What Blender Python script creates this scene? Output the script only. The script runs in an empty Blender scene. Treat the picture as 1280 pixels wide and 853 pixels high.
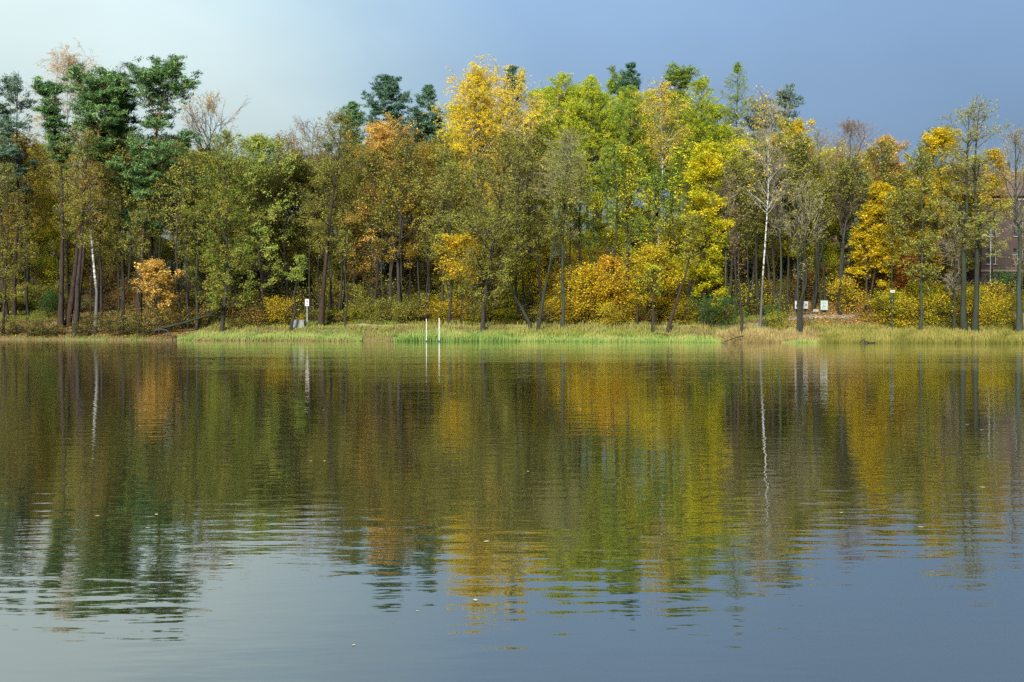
import bpy, math
import numpy as np

# ------------------------------------------------------------------ camera, sky, sun, exposure
sc = bpy.context.scene
CAMH, FPX, HORIZON = 1.9, 1307.0, 402.0           # eye height (m), focal length and horizon in photograph pixels
cam = bpy.data.cameras.new('camera'); camo = bpy.data.objects.new('camera', cam)
sc.collection.objects.link(camo); sc.camera = camo
cam.sensor_width = 36; cam.lens = FPX / 1280 * 36; cam.clip_end = 3000; cam.clip_start = .1
camo.location = (0, 0, CAMH)
camo.rotation_euler = (math.radians(90) - math.atan((426.5 - HORIZON) / FPX), 0, 0)

SUN_EL, SUN_AZ = 23.0, -163.0                     # azimuth from +Y, clockwise: behind the camera, a little to its left
sund = bpy.data.lights.new('sun', 'SUN'); suno = bpy.data.objects.new('sun', sund); sc.collection.objects.link(suno)
sund.energy = 4.5; sund.angle = math.radians(14); sund.color = (1, .97, .91)
suno.rotation_euler = (math.radians(90 - SUN_EL), 0, math.radians(180 - SUN_AZ))
suno.location = (-60, -90, 70)

w = bpy.data.worlds.new('World'); sc.world = w; w.use_nodes = True
nt = w.node_tree; nt.nodes.clear()
def wn(t, **k):
    n = nt.nodes.new(t)
    for a, b in k.items(): setattr(n, a, b)
    return n
out = wn('ShaderNodeOutputWorld'); bg = wn('ShaderNodeBackground'); bg.inputs[1].default_value = .1
sky = wn('ShaderNodeTexSky', sky_type='NISHITA', sun_disc=False, sun_elevation=math.radians(SUN_EL), sun_rotation=math.radians(SUN_AZ))
tc = wn('ShaderNodeTexCoord'); sep = wn('ShaderNodeSeparateXYZ'); nt.links.new(tc.outputs['Generated'], sep.inputs[0])
def wmath(op, a, b=None, clamp=False):
    n = wn('ShaderNodeMath', operation=op, use_clamp=clamp)
    for i, v in enumerate((a, b)):
        if v is None: continue
        if isinstance(v, (int, float)): n.inputs[i].default_value = v
        else: nt.links.new(v, n.inputs[i])
    return n.outputs[0]
noise = wn('ShaderNodeTexNoise'); noise.inputs['Scale'].default_value = 2.0; noise.inputs['Detail'].default_value = 7
noise.inputs['Roughness'].default_value = .5
mapn = wn('ShaderNodeMapping'); mapn.inputs['Scale'].default_value = (1, 1, 2.2)
nt.links.new(tc.outputs['Generated'], mapn.inputs[0]); nt.links.new(mapn.outputs[0], noise.inputs['Vector'])
# a bank of slate cloud to the east of the lake, thinner bright cloud to the west: one soft front across the whole dome
front = wmath('ADD', wmath('SUBTRACT', wmath('MULTIPLY', sep.outputs[0], -1.0), wmath('MULTIPLY', sep.outputs[2], .9)), wmath('MULTIPLY', wmath('SUBTRACT', noise.outputs['Fac'], .5), .27))
ramp = wn('ShaderNodeValToRGB'); nt.links.new(wmath('ADD', wmath('MULTIPLY', front, .5), .5), ramp.inputs[0])
e = ramp.color_ramp.elements
e[0].position = .22; e[0].color = (.091, .145, .232, 1)
e[1].position = .70; e[1].color = (.36, .42, .402, 1)
for p, c in ((.38, (.116, .180, .270, 1)), (.462, (.178, .246, .294, 1)), (.54, (.276, .338, .345, 1))):
    k = e.new(p); k.color = c
el = wmath('MULTIPLY_ADD', sep.outputs[2], 2.9); nt.nodes[-1].inputs[2].default_value = .33
cl = wn('ShaderNodeMix', data_type='RGBA', blend_type='MULTIPLY'); cl.inputs[0].default_value = 1
nt.links.new(ramp.outputs[0], cl.inputs[6]); comb = wn('ShaderNodeCombineColor')
nz2 = wn('ShaderNodeTexNoise'); nz2.inputs['Scale'].default_value = 5.5; nz2.inputs['Detail'].default_value = 6; nt.links.new(mapn.outputs[0], nz2.inputs['Vector'])
el = wmath('MULTIPLY', el, wmath('ADD', wmath('MULTIPLY', nz2.outputs['Fac'], .22), .89))
for i in range(3): nt.links.new(el, comb.inputs[i])
nt.links.new(comb.outputs[0], cl.inputs[7])
x10 = wn('ShaderNodeMix', data_type='RGBA', blend_type='MULTIPLY'); x10.clamp_result = False
x10.inputs[0].default_value = 1; x10.inputs[7].default_value = (10, 10, 10, 1); nt.links.new(cl.outputs[2], x10.inputs[6])
mx = wn('ShaderNodeMix', data_type='RGBA'); mx.inputs[0].default_value = .95
nt.links.new(sky.outputs[0], mx.inputs[6]); nt.links.new(x10.outputs[2], mx.inputs[7])
nt.links.new(mx.outputs[2], bg.inputs[0]); nt.links.new(bg.outputs[0], out.inputs[0])

vs = sc.view_settings; vs.view_transform = 'Standard'; vs.look = 'None'; vs.exposure = 1.25; vs.gamma = 1; vs.use_curve_mapping = False
cy = sc.cycles; cy.max_bounces = 6; cy.diffuse_bounces = 3; cy.glossy_bounces = 3; cy.transmission_bounces = 3
cy.transparent_max_bounces = 8; cy.use_denoising = False; cy.caustics_reflective = False; cy.caustics_refractive = False
sc.render.use_persistent_data = False

# ------------------------------------------------------------------ helpers
COL = sc.collection
def smooth(a, b, x):
    t = np.clip((np.asarray(x, float) - a) / (b - a), 0, 1); return t * t * (3 - 2 * t)
def shore(x):
    x = np.asarray(x, float)
    return 99 - .2 * x + .5 * np.sin(x * .21 + 1) + .35 * np.sin(x * .53) + .2 * np.sin(x * 1.3 + .5)
def height(x, y):
    x = np.asarray(x, float); d = np.asarray(y, float) - shore(x)
    left = smooth(-26, -36, x); right = smooth(18, 30, x)
    z = np.where(d < 0, np.maximum(d * .35, -2.5), 0) + .35 * smooth(-.1, .7, d) + .85 * smooth(.4, 4.5, d)
    z = z + .3 * smooth(4, 9, d)
    mid = 1 - np.maximum(left, right)
    z = z + left * (4.2 * smooth(3, 30, d) + 5 * smooth(25, 70, d)) + right * (2.3 * smooth(4, 15, d) + 3.2 * smooth(18, 60, d)) \
        + mid * (1.2 * smooth(9, 20, d) + 7.5 * smooth(16, 65, d))
    z = z - 6 * smooth(90, 200, d)
    return z + np.where(d > .3, .10 * np.sin(x * .9 + y * .4) * np.sin(y * .8 - x * .3) + .06 * np.sin(x * 2.1) * np.sin(y * 1.7), 0) * smooth(.3, 4, d)
def spot(px, d):
    """ground position of a thing d metres behind the shoreline on the sight line of photograph column px"""
    s = (px - 640) / FPX; Y = 100 + d
    for _ in range(12): Y = float(shore(s * Y)) + d
    return s * Y, Y
def zpix(py, Y): return CAMH + (HORIZON - py) / FPX * Y

def mesh_from(name, V, Q, mats, mi=None, var=None, flat=False, T=None):
    V = np.asarray(V, np.float32); Q = np.asarray(Q, np.int32)
    me = bpy.data.meshes.new(name)
    me.vertices.add(len(V)); me.vertices.foreach_set('co', V.ravel())
    n, k = Q.shape; idx = Q.ravel(); ls = np.arange(0, n * k, k, dtype=np.int32)
    if T is not None and len(T):
        T = np.asarray(T, np.int32); ls = np.r_[ls, n * k + np.arange(0, 3 * len(T), 3)].astype(np.int32); idx = np.r_[idx, T.ravel()].astype(np.int32); n += len(T)
    me.loops.add(len(idx)); me.loops.foreach_set('vertex_index', idx)
    me.polygons.add(n); me.polygons.foreach_set('loop_start', ls)
    if mi is not None: me.polygons.foreach_set('material_index', np.asarray(mi, np.int32))
    for m in mats: me.materials.append(m)
    if var is not None:
        a = me.attributes.new('var', 'FLOAT', 'FACE'); a.data.foreach_set('value', np.asarray(var, np.float32))
    if flat: me.polygons.foreach_set('use_smooth', np.zeros(n, bool))
    me.update(calc_edges=True); return me
def put(name, me, parent=None, loc=(0, 0, 0), rot=(0, 0, 0), scale=(1, 1, 1)):
    o = bpy.data.objects.new(name, me); COL.objects.link(o)
    o.location = loc; o.rotation_euler = rot; o.scale = scale
    if parent: o.parent = parent
    return o
def tag(o, label, cat=None, group=None, kind=None):
    o['label'] = label
    if cat: o['category'] = cat
    if group: o['group'] = group
    if kind: o['kind'] = kind
    return o
class MB:
    """collects boxes, tubes and plates for one mesh"""
    def __init__(s): s.v = []; s.q = []; s.n = 0
    def add(s, V, Q):
        s.v.append(np.asarray(V, float)); s.q.append(np.asarray(Q) + s.n); s.n += len(V); return s
    def box(s, c, h, rz=0.0, tilt=0.0):
        P = np.array([(i, j, k) for i in (-1, 1) for j in (-1, 1) for k in (-1, 1)], float) * np.array(h)
        if tilt: ct, st = math.cos(tilt), math.sin(tilt); P = P @ np.array([(1, 0, 0), (0, ct, st), (0, -st, ct)])
        if rz: cz, sz = math.cos(rz), math.sin(rz); P = P @ np.array([(cz, sz, 0), (-sz, cz, 0), (0, 0, 1)])
        return s.add(P + np.array(c), [(0, 1, 3, 2), (4, 6, 7, 5), (0, 4, 5, 1), (2, 3, 7, 6), (0, 2, 6, 4), (1, 5, 7, 3)])
    def tube(s, pts, rad, sides=8):
        V, Q = tubes(np.array([pts], float), np.array([rad], float), sides, caps=True); return s.add(V, Q)
    def mesh(s, name, mat, flat=True): return mesh_from(name, np.concatenate(s.v), np.concatenate(s.q), [mat], flat=flat)

def norm(a): return a / (np.linalg.norm(a, axis=-1, keepdims=True) + 1e-9)
def tubes(P, R, sides, caps=False):
    N, K, _ = P.shape
    T = np.gradient(P, axis=1) if K > 2 else np.repeat((P[:, 1:] - P[:, :1]), 2, 1)
    T = norm(T)
    ax = norm(P[:, -1] - P[:, 0]); ref = np.where(np.abs(ax[:, 2:3]) > .8, np.array([[1., 0, 0]]), np.array([[0, 0, 1.]]))
    U = norm(np.cross(T, ref[:, None, :])); W = np.cross(T, U)
    a = np.arange(sides) * 2 * math.pi / sides
    V = P[:, :, None, :] + R[:, :, None, None] * (np.cos(a)[None, None, :, None] * U[:, :, None, :] + np.sin(a)[None, None, :, None] * W[:, :, None, :])
    b = (np.arange(N) * K * sides)[:, None, None] + (np.arange(K - 1) * sides)[None, :, None]
    i = np.arange(sides)[None, None, :]; j = (i + 1) % sides
    Q = np.stack([b + i, b + j, b + sides + j, b + sides + i], -1).reshape(-1, 4)
    if caps and sides % 2 == 0:
        ex = []
        for n in range(N):
            for base in (n * K * sides, n * K * sides + (K - 1) * sides):
                for m in range(1, sides - 2, 2): ex.append((base, base + m, base + m + 1, base + m + 2))
        Q = np.concatenate([Q, np.array(ex)])
    return V.reshape(-1, 3), Q
def ribbons(rng, P, W):
    N, K, _ = P.shape; ax = norm(P[:, -1] - P[:, 0]); u = rng.normal(size=(N, 3)); u = norm(u - (u * ax).sum(1, keepdims=True) * ax)
    V = np.stack([P - u[:, None] * W[:, :, None], P + u[:, None] * W[:, :, None]], 2).reshape(-1, 3)
    b = (np.arange(N)[:, None] * K + np.arange(K - 1)[None]).ravel() * 2
    return V, np.stack([b, b + 1, b + 3, b + 2], 1)
def chains(rng, base, dr, L, K, bend, wob):
    M = len(base); P = np.zeros((M, K, 3)); P[:, 0] = base; d = norm(dr); st = (L / (K - 1))[:, None]
    for k in range(1, K):
        P[:, k] = P[:, k - 1] + d * st
        d = norm(d + np.array([0, 0, 1.]) * bend / (K - 1) + rng.normal(0, wob / math.sqrt(K - 1), (M, 3)))
    return P
def sample(P, idx, t):
    K = P.shape[1]; f = np.clip(t, 0, .9999) * (K - 1); i = f.astype(int); f = (f - i)[:, None]
    a, b = P[idx, i], P[idx, i + 1]; return a + (b - a) * f, norm(b - a)
def branch_off(rng, tan, ang, flat):
    r = rng.normal(size=tan.shape); r[:, 2] *= flat
    r = norm(r - (r * tan).sum(1, keepdims=True) * tan)
    return norm(tan * np.cos(ang)[:, None] + r * np.sin(ang)[:, None])
def leaf_quads(rng, C, size, aspect, up, out=None):
    n = len(C); nn = rng.normal(size=(n, 3)); nn[:, 2] = np.abs(nn[:, 2]) + up; nn = norm(nn)
    a = rng.normal(size=(n, 3))
    if out is not None: a = a * .55 + out
    a = norm(a - (a * nn).sum(1, keepdims=True) * nn); b = np.cross(nn, a)
    s = (size * rng.uniform(.65, 1.35, n))[:, None]
    V = np.stack([C - a * s * .5 - b * s * .5 * aspect, C - a * s * .38 + b * s * .5 * aspect, C + a * s * .55], 1).reshape(-1, 3)
    return V, np.arange(n * 3).reshape(-1, 3)

PROF = dict(oval=((0, .55), (.3, 1), (.6, .92), (.85, .58), (1, .15)), cone=((0, 1), (.3, .82), (1, .04)), dome=((0, .6), (.4, 1), (.75, .92), (1, .35)),
            pine=((0, .5), (.3, .9), (.6, 1), (.85, .92), (1, .6)), birch=((0, .55), (.25, 1), (.55, .8), (.8, .5), (1, .1)), col=((0, .8), (.2, 1), (.8, .75), (1, .2)),
            top=((0, .35), (.45, .7), (.8, 1), (1, .5)), big=((0, .5), (.25, 1), (.5, 1.05), (.66, .62), (.8, .85), (.92, .85), (1, .5)), larch=((0, .75), (.3, 1), (.6, .82), (.85, .5), (1, .08)), vase=((0, .3), (.5, .75), (.85, 1), (1, .55)))
BASE = dict(stems=1, spread=0., r0=None, K0=9, wob0=.12, lean=(0., 0.), cb=.25, prof='oval', n1=34, e0=25, e1=60, bend1=.5, wob1=.35, n2=7, ang2=50, len2=.5, bend2=.2,
            flat2=.6, n3=6, len3=.5, bend3=.1, flat3=.8, leaves=7000, size=.2, aspect=.7, spreadl=.14, up=.5, fade=0., lowfade=0., clump=0, twig=.012, inner=.2, dead=12, lift=1.)
KIND = {
    'alder': dict(many=.8, prof='oval', cb=.16, e0=12, e1=62, n1=46, n2=8, n3=6, leaves=8000, size=.17, fade=.55, r0=.0085, wob1=.4),
    'broad': dict(prof='dome', cb=.25, e0=28, e1=70, n1=34, n2=8, n3=6, leaves=9500, size=.21, r0=.011, bend1=.35, spreadl=.2, up=.9, flat2=.4, flat3=.4, many=1.35),
    'maple': dict(prof='oval', cb=.2, e0=12, e1=64, n1=36, n2=7, n3=6, flat2=.3, flat3=.3, leaves=9000, size=.22, r0=.009, spreadl=.17, up=1.3, many=1.4),
    'birch': dict(dead=0, prof='birch', cb=.3, e0=48, e1=72, n1=44, n2=7, ang2=38, len2=.5, bend1=.0, bend2=-.5, n3=7, len3=.75, bend3=-1.5, leaves=12000, size=.15, r0=.0075, spreadl=.09, up=.1),
    'bare': dict(prof='dome', cb=.35, e0=45, e1=72, n1=32, n2=8, ang2=34, len2=.55, bend1=.5, bend2=.35, n3=7, len3=.55, bend3=.3, leaves=500, size=.15, r0=.008, twig=.014),
    'pine': dict(dead=26, prof='pine', cb=.55, e0=-6, e1=38, n1=34, n2=10, ang2=55, len2=.42, flat2=.16, bend1=.3, bend2=.15, n3=6, len3=.42, flat3=.2, bend3=.35, leaves=26000, many=.68, size=.40, aspect=.24, spreadl=.2,
                 clump=1, r0=.011, wob0=.1, wob1=.45, inner=.12, up=.6),
    'spruce': dict(prof='cone', cb=.3, e0=-8, e1=38, n1=90, n2=9, ang2=48, len2=.35, flat2=.2, bend1=.35, bend2=-.1, n3=3, len3=.5, flat3=.3, bend3=-.5, leaves=20000, many=.7, size=.38, aspect=.26, spreadl=.16,
                   clump=1, r0=.010, wob0=.03, wob1=.15, up=.4),
    'larch': dict(prof='larch', cb=.32, many=1.15, e0=2, e1=36, n1=80, n2=9, ang2=55, len2=.32, flat2=.3, bend1=.5, bend2=-.2, n3=4, len3=.6, flat3=.5, bend3=-.7, leaves=15000, size=.19, aspect=.4, spreadl=.13,
                  r0=.009, wob0=.04, wob1=.2, up=.2),
    'bush': dict(stems=13, spread=1.15, prof='dome', cb=.05, e0=15, e1=60, n1=44, n2=6, ang2=48, len2=.7, n3=4, leaves=4200, size=.14, r0=.010, spreadl=.27, K0=6, wob0=.25, up=.6),
    'thin': dict(prof='col', cb=.35, e0=30, e1=65, n1=22, n2=6, n3=5, leaves=1500, size=.17, r0=.0065, fade=.3, wob0=.15),
}
NTRI = [0]
def grow_tree(kind, H, R, seed, **ov):
    """trunk and crown arrays of one tree, base at the origin"""
    s = dict(BASE); s.update(KIND[kind]); s.update(ov); rng = np.random.default_rng(seed)
    S, K0 = s['stems'], s['K0']; r0 = s['r0'] * H
    # stems
    t = np.linspace(0, 1, K0)
    P0 = np.zeros((S, K0, 3)); ln = np.array(s['lean'])
    for k in range(S):
        hk = H * (1 if k == 0 else rng.uniform(.45, .95) if S > 4 else rng.uniform(.8, .97)); a = rng.uniform(0, 6.28) if S > 2 else (k * math.pi + rng.uniform(-.4, .4))
        off = s['spread'] * R * rng.uniform(.35, 1) * (0 if (k == 0 and S < 5) else 1)
        wig = np.cumsum(rng.normal(0, s['wob0'] * H / K0 * .5, (K0, 2)), 0); wig -= wig[0]; wig -= t[:, None] * wig[-1]
        if 'path' in s and k == 0:
            pt = np.array(s['path']); P0[k, :, 0] = np.interp(t, pt[:, 1], pt[:, 0]) + wig[:, 0] * .4; P0[k, :, 1] = wig[:, 1]
        else:
            P0[k, :, 0] = ln[0] * t + math.cos(a) * off * t ** .8 + wig[:, 0] + (0 if S == 1 else math.cos(a) * r0 * 1.3)
            P0[k, :, 1] = ln[1] * t + math.sin(a) * off * t ** .8 + wig[:, 1] + (0 if S == 1 else math.sin(a) * r0 * 1.3)
        P0[k, :, 2] = t * hk
    P0[:, 0, 2] -= .25
    rs = r0 * (1 if S == 1 else .75 if S < 5 else .5)
    R0 = np.repeat((rs * (1 - .93 * t ** .9) * (1 + .35 * np.exp(-t * 30)))[None], S, 0)
    V0, Q0 = tubes(P0, R0, 9 if S < 5 else 6)
    # limbs
    n1 = s['n1']; u = np.sort(rng.uniform(0, 1, n1)) ** .92; hh = s['cb'] + (1 - s['cb']) * u * .985
    si = rng.integers(0, S, n1); pos, tan = sample(P0, si, hh)
    az = np.arange(n1) * 2.39996 + rng.normal(0, .35, n1); elv = np.radians(s['e0'] + (s['e1'] - s['e0']) * u + rng.normal(0, 8, n1))
    dr = np.stack([np.cos(az) * np.cos(elv), np.sin(az) * np.cos(elv), np.sin(elv)], 1)
    pr = np.array(PROF[s['prof']]); reach = R * np.interp(u, pr[:, 0], pr[:, 1]) * rng.uniform(.45, 1.15, n1)
    if S >= 5: reach *= .62
    L1 = np.minimum(reach / np.maximum(np.cos(elv), .42), (1.0 - hh) * H / np.maximum(np.sin(elv) + .35 * s['bend1'], .3) + .04 * H)
    P1 = chains(rng, pos, dr, L1, 6, s['bend1'], s['wob1'])
    pr0 = np.interp(hh, t, R0[0]); ra = np.minimum(pr0 * .55, .016 * L1 + .008) ; R1 = ra[:, None] * np.linspace(1, .25, 6)[None]
    V1, Q1 = tubes(P1, np.maximum(R1, .007), 5)
    # dead branches on the bare part of the stem
    nd = s['dead'] if s['cb'] > .15 else 0
    if nd:
        hd = rng.uniform(.08, s['cb'] + .1, nd); pd, _t = sample(P0, rng.integers(0, S, nd), hd); ad, ed = rng.uniform(0, 6.28, nd), rng.normal(.25, .35, nd)
        Ld = rng.uniform(.03, .11, nd) * H; Pd = chains(rng, pd, np.stack([np.cos(ad) * np.cos(ed), np.sin(ad) * np.cos(ed), np.sin(ed)], 1), Ld, 5, .1, .5)
        Vd, Qd = tubes(Pd, (.012 + .008 * Ld)[:, None] * np.linspace(1, .3, 5)[None], 4)
        Q1 = np.concatenate([Q1, Qd + len(V1)]); V1 = np.concatenate([V1, Vd])
    # branchlets
    n2 = s['n2']; i2 = np.repeat(np.arange(n1), n2); t2 = np.tile(np.linspace(s['inner'], 1, n2), n1) + rng.uniform(-.06, .06, n1 * n2)
    pos, tan = sample(P1, i2, t2); d2 = branch_off(rng, tan, np.radians(s['ang2'] + rng.normal(0, 12, len(i2))), s['flat2'])
    L2 = L1[i2] * s['len2'] * (1.15 - .65 * t2) * rng.uniform(.6, 1.25, len(i2))
    P2 = chains(rng, pos, d2, L2, 4, s['bend2'], .3); rr = np.maximum(.010 * L2 + .004, .008)
    V2, Q2 = tubes(P2, rr[:, None] * np.array([1, .8, .6, .35])[None], 3)
    # twigs
    n3 = s['n3']; i3 = np.repeat(np.arange(len(i2)), n3); t3 = np.tile(np.linspace(.25, 1, n3), len(i2)) + rng.uniform(-.08, .08, len(i2) * n3)
    pos, tan = sample(P2, i3, t3); d3 = branch_off(rng, tan, np.radians(42 + rng.normal(0, 12, len(i3))), s['flat3'])
    L3 = np.maximum(L2[i3] * s['len3'] * (1.15 - .6 * t3) * rng.uniform(.6, 1.3, len(i3)), .18)
    K3 = 4 if abs(s['bend3']) > .6 else 3
    P3 = chains(rng, pos, d3, L3, K3, s['bend3'], .3)
    PT = P3[:, [0, K3 - 1]] if K3 == 3 else P3[:, [0, 1, 3]]
    V3, Q3 = ribbons(rng, PT, np.repeat(np.linspace(s['twig'], s['twig'] * .45, PT.shape[1])[None], len(PT), 0))
    # leaves
    fine = 1.0 if s['clump'] else .8; n = int(s['leaves'] * s.get('many', 1) * (1.15 if s['clump'] else 1.6))
    if n:
        zt = P3[:, -1, 2] / H; wgt = L3 * (1 - s['fade'] * smooth(.35, 1, zt)) * (1 - s['lowfade'] * (1 - smooth(.1, .5, zt)))
        cl = rng.uniform(0, 1, len(i2))[i3]                      # tint shared by the leaves of one branchlet
        if s['clump'] == 0: wgt = wgt * (.2 + 1.5 * rng.uniform(0, 1, len(i2)) ** 1.6)[i3]
        il = rng.choice(len(i3), n, p=wgt / wgt.sum())
        tl = rng.uniform(.3 if s['clump'] else .1, 1.05, n); C, tan = sample(P3, il, tl)
        sp = s['spreadl']; C = C + rng.normal(0, 1, (n, 3)) * np.array([sp, sp, sp * (.4 if s['clump'] else .8)])
        VL, QL = leaf_quads(rng, C, np.full(n, s['size'] * fine), s['aspect'], s['up'], tan * .8 + np.array([0, 0, .5]) if s['clump'] else None)
        var = np.clip(.5 + (cl[il] - .5) * .75 + rng.normal(0, .17, n), 0, 1)
    else: VL, QL, var = np.zeros((0, 3)), np.zeros((0, 3), int), np.zeros(0)
    allz = np.concatenate([V3[:, 2], VL[:, 2], V0[:, 2]]); zm = np.percentile(allz, 99.93); fz = H / max(zm, .1)
    for A in (V0, V1, V2, V3, VL): A[:, 2] *= fz
    # trunk mesh: stems and limbs; crown mesh: twigs and leaves
    Vt = np.concatenate([V0, V1]); Qt = np.concatenate([Q0, Q1 + len(V0)])
    Vc = np.concatenate([V2, V3, VL]); Qc = np.concatenate([Q2, Q3 + len(V2)]); Tc = QL + len(V2) + len(V3)
    mi = np.r_[np.zeros(len(Q2) + len(Q3)), np.ones(len(QL))]; vv = np.r_[np.full(len(Q2) + len(Q3), .5), var]
    NTRI[0] += 2 * (len(Qt) + len(Qc)) + len(Tc)
    return (Vt, Qt), (Vc, Qc, mi, vv, Tc)
def tree_meshes(kind, H, R, seed, bark, leaf, twigm=None, **ov):
    (Vt, Qt), (Vc, Qc, mi, vv, Tc) = grow_tree(kind, H, R, seed, **ov)
    return mesh_from('trunk', Vt, Qt, [bark]), mesh_from('crown', Vc, Qc, [twigm or bark, leaf], mi, vv, T=Tc)
def plant(name, meshes, x, y, label, cat='tree', group=None, rz=0., scale=(1, 1, 1), mats=None, z=None):
    e = bpy.data.objects.new(name, None); COL.objects.link(e); e.empty_display_size = .5
    e.location = (x, y, float(height(x, y)) if z is None else z); e.rotation_euler = (0, 0, rz); e.scale = scale
    tag(e, label, cat, group)
    a = put('stem' if cat in ('shrub', 'bush') else 'trunk', meshes[0], e); b = put('foliage' if cat in ('shrub', 'bush') else 'crown', meshes[1], e)
    if mats:
        for o, ms in ((a, mats[:1]), (b, mats)):
            for k, m in enumerate(ms): o.material_slots[k].link = 'OBJECT'; o.material_slots[k].material = m
    return e

# ------------------------------------------------------------------ materials
def mat(name):
    m = bpy.data.materials.new(name); m.use_nodes = True; t = m.node_tree; t.nodes.clear()
    o = t.nodes.new('ShaderNodeOutputMaterial'); return m, t, o
def N(t, ty, ins=None, **k):
    n = t.nodes.new(ty)
    for a, b in k.items(): setattr(n, a, b)
    for a, b in (ins or {}).items():
        if hasattr(b, 'is_linked') or hasattr(b, 'links'): t.links.new(b, n.inputs[a])
        else: n.inputs[a].default_value = b
    return n
def ramp_node(t, fac, stops):
    r = t.nodes.new('ShaderNodeValToRGB'); t.links.new(fac, r.inputs[0]); el = r.color_ramp.elements
    while len(el) < len(stops): el.new(.5)
    for q, (p, c) in zip(el, stops): q.position = p; q.color = (*c, 1)
    return r.outputs[0]
LEAF = {}
def leafmat(name, *cols, trans=.42):
    m, t, o = mat('leaf_' + name)
    at = N(t, 'ShaderNodeAttribute', attribute_name='var'); oi = N(t, 'ShaderNodeObjectInfo')
    a = N(t, 'ShaderNodeMath', {0: oi.outputs['Random'], 1: .34, 2: -.17}, operation='MULTIPLY_ADD')
    b = N(t, 'ShaderNodeMath', {0: a.outputs[0], 1: at.outputs['Fac']}, operation='ADD', use_clamp=True)
    n = len(cols); c = ramp_node(t, b.outputs[0], [(i / (n - 1) * .9 + .05, q) for i, q in enumerate(cols)])
    d = N(t, 'ShaderNodeBsdfDiffuse', {'Color': c}); tr = N(t, 'ShaderNodeBsdfTranslucent', {'Color': c})
    x = N(t, 'ShaderNodeMixShader', {0: trans, 1: d.outputs[0], 2: tr.outputs[0]}); t.links.new(x.outputs[0], o.inputs[0]); LEAF[name] = m
leafmat('olive', (.17, .125, .03), (.22, .23, .04), (.31, .32, .055), (.42, .37, .07))
leafmat('olive_brown', (.15, .11, .024), (.21, .185, .03), (.26, .26, .04), (.38, .32, .06))
leafmat('ochre', (.17, .13, .02), (.33, .24, .026), (.44, .32, .04), (.46, .26, .04))
leafmat('green', (.09, .12, .02), (.16, .22, .03), (.24, .29, .045), (.36, .31, .05))
leafmat('light_green', (.15, .21, .04), (.25, .34, .055), (.33, .41, .08), (.42, .42, .09))
leafmat('deep_green', (.04, .11, .025), (.07, .19, .04), (.13, .26, .05))
leafmat('needle', (.06, .12, .042), (.105, .195, .065), (.18, .29, .09), trans=.15)
leafmat('needle_grey', (0.072, 0.126, 0.084), (0.108, 0.168, 0.108), (0.156, 0.216, 0.132), trans=.15)
leafmat('needle_dark', (.045, .09, .055), (.07, .135, .08), (.11, .19, .105), trans=.15)
leafmat('larch', (0.212, 0.265, 0.019), (0.360, 0.413, 0.027), (0.551, 0.530, 0.042))
leafmat('larch_green', (.13, .19, .025), (.20, .28, .036), (.30, .37, .05))
leafmat('yellow', (0.318, 0.339, 0.027), (0.615, 0.466, 0.021), (0.784, 0.604, 0.037), (0.700, 0.424, 0.032))
leafmat('yellow_green', (0.201, 0.265, 0.021), (0.403, 0.424, 0.023), (0.615, 0.572, 0.032), (0.763, 0.615, 0.037))
leafmat('gold', (.38, .33, .022), (.62, .46, .022), (.76, .58, .035), (.66, .44, .03))
leafmat('orange', (.44, .33, .025), (.64, .42, .03), (.74, .48, .04), (.66, .36, .035))
leafmat('peach', (0.403, 0.276, 0.053), (0.636, 0.403, 0.085), (0.784, 0.530, 0.138), (0.615, 0.318, 0.064))
leafmat('brown', (.15, .085, .022), (.25, .15, .036), (.34, .21, .05))
leafmat('red', (.30, .12, .03), (.42, .16, .03), (.50, .24, .04))
leafmat('pale_birch', (.38, .25, .09), (.52, .38, .17), (.62, .48, .22))
leafmat('litter', (.18, .08, .022), (.38, .18, .04), (.54, .33, .07), trans=.1)
leafmat('litter_brown', (.11, .06, .024), (.23, .125, .036), (.40, .24, .06), trans=.1)
leafmat('reed_green', (.07, .125, .028), (.13, .21, .045), (.23, .29, .075), (.31, .29, .09), trans=.3)
leafmat('reed_yellow', (0.112, 0.112, 0.025), (0.186, 0.174, 0.037), (0.285, 0.248, 0.068), (0.248, 0.186, 0.074), trans=.3)
leafmat('straw', (0.161, 0.118, 0.043), (0.260, 0.198, 0.074), (0.347, 0.279, 0.124), trans=.25)
leafmat('bank_grass', (.10, .12, .022), (.17, .20, .036), (.26, .24, .07), trans=.25)

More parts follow.
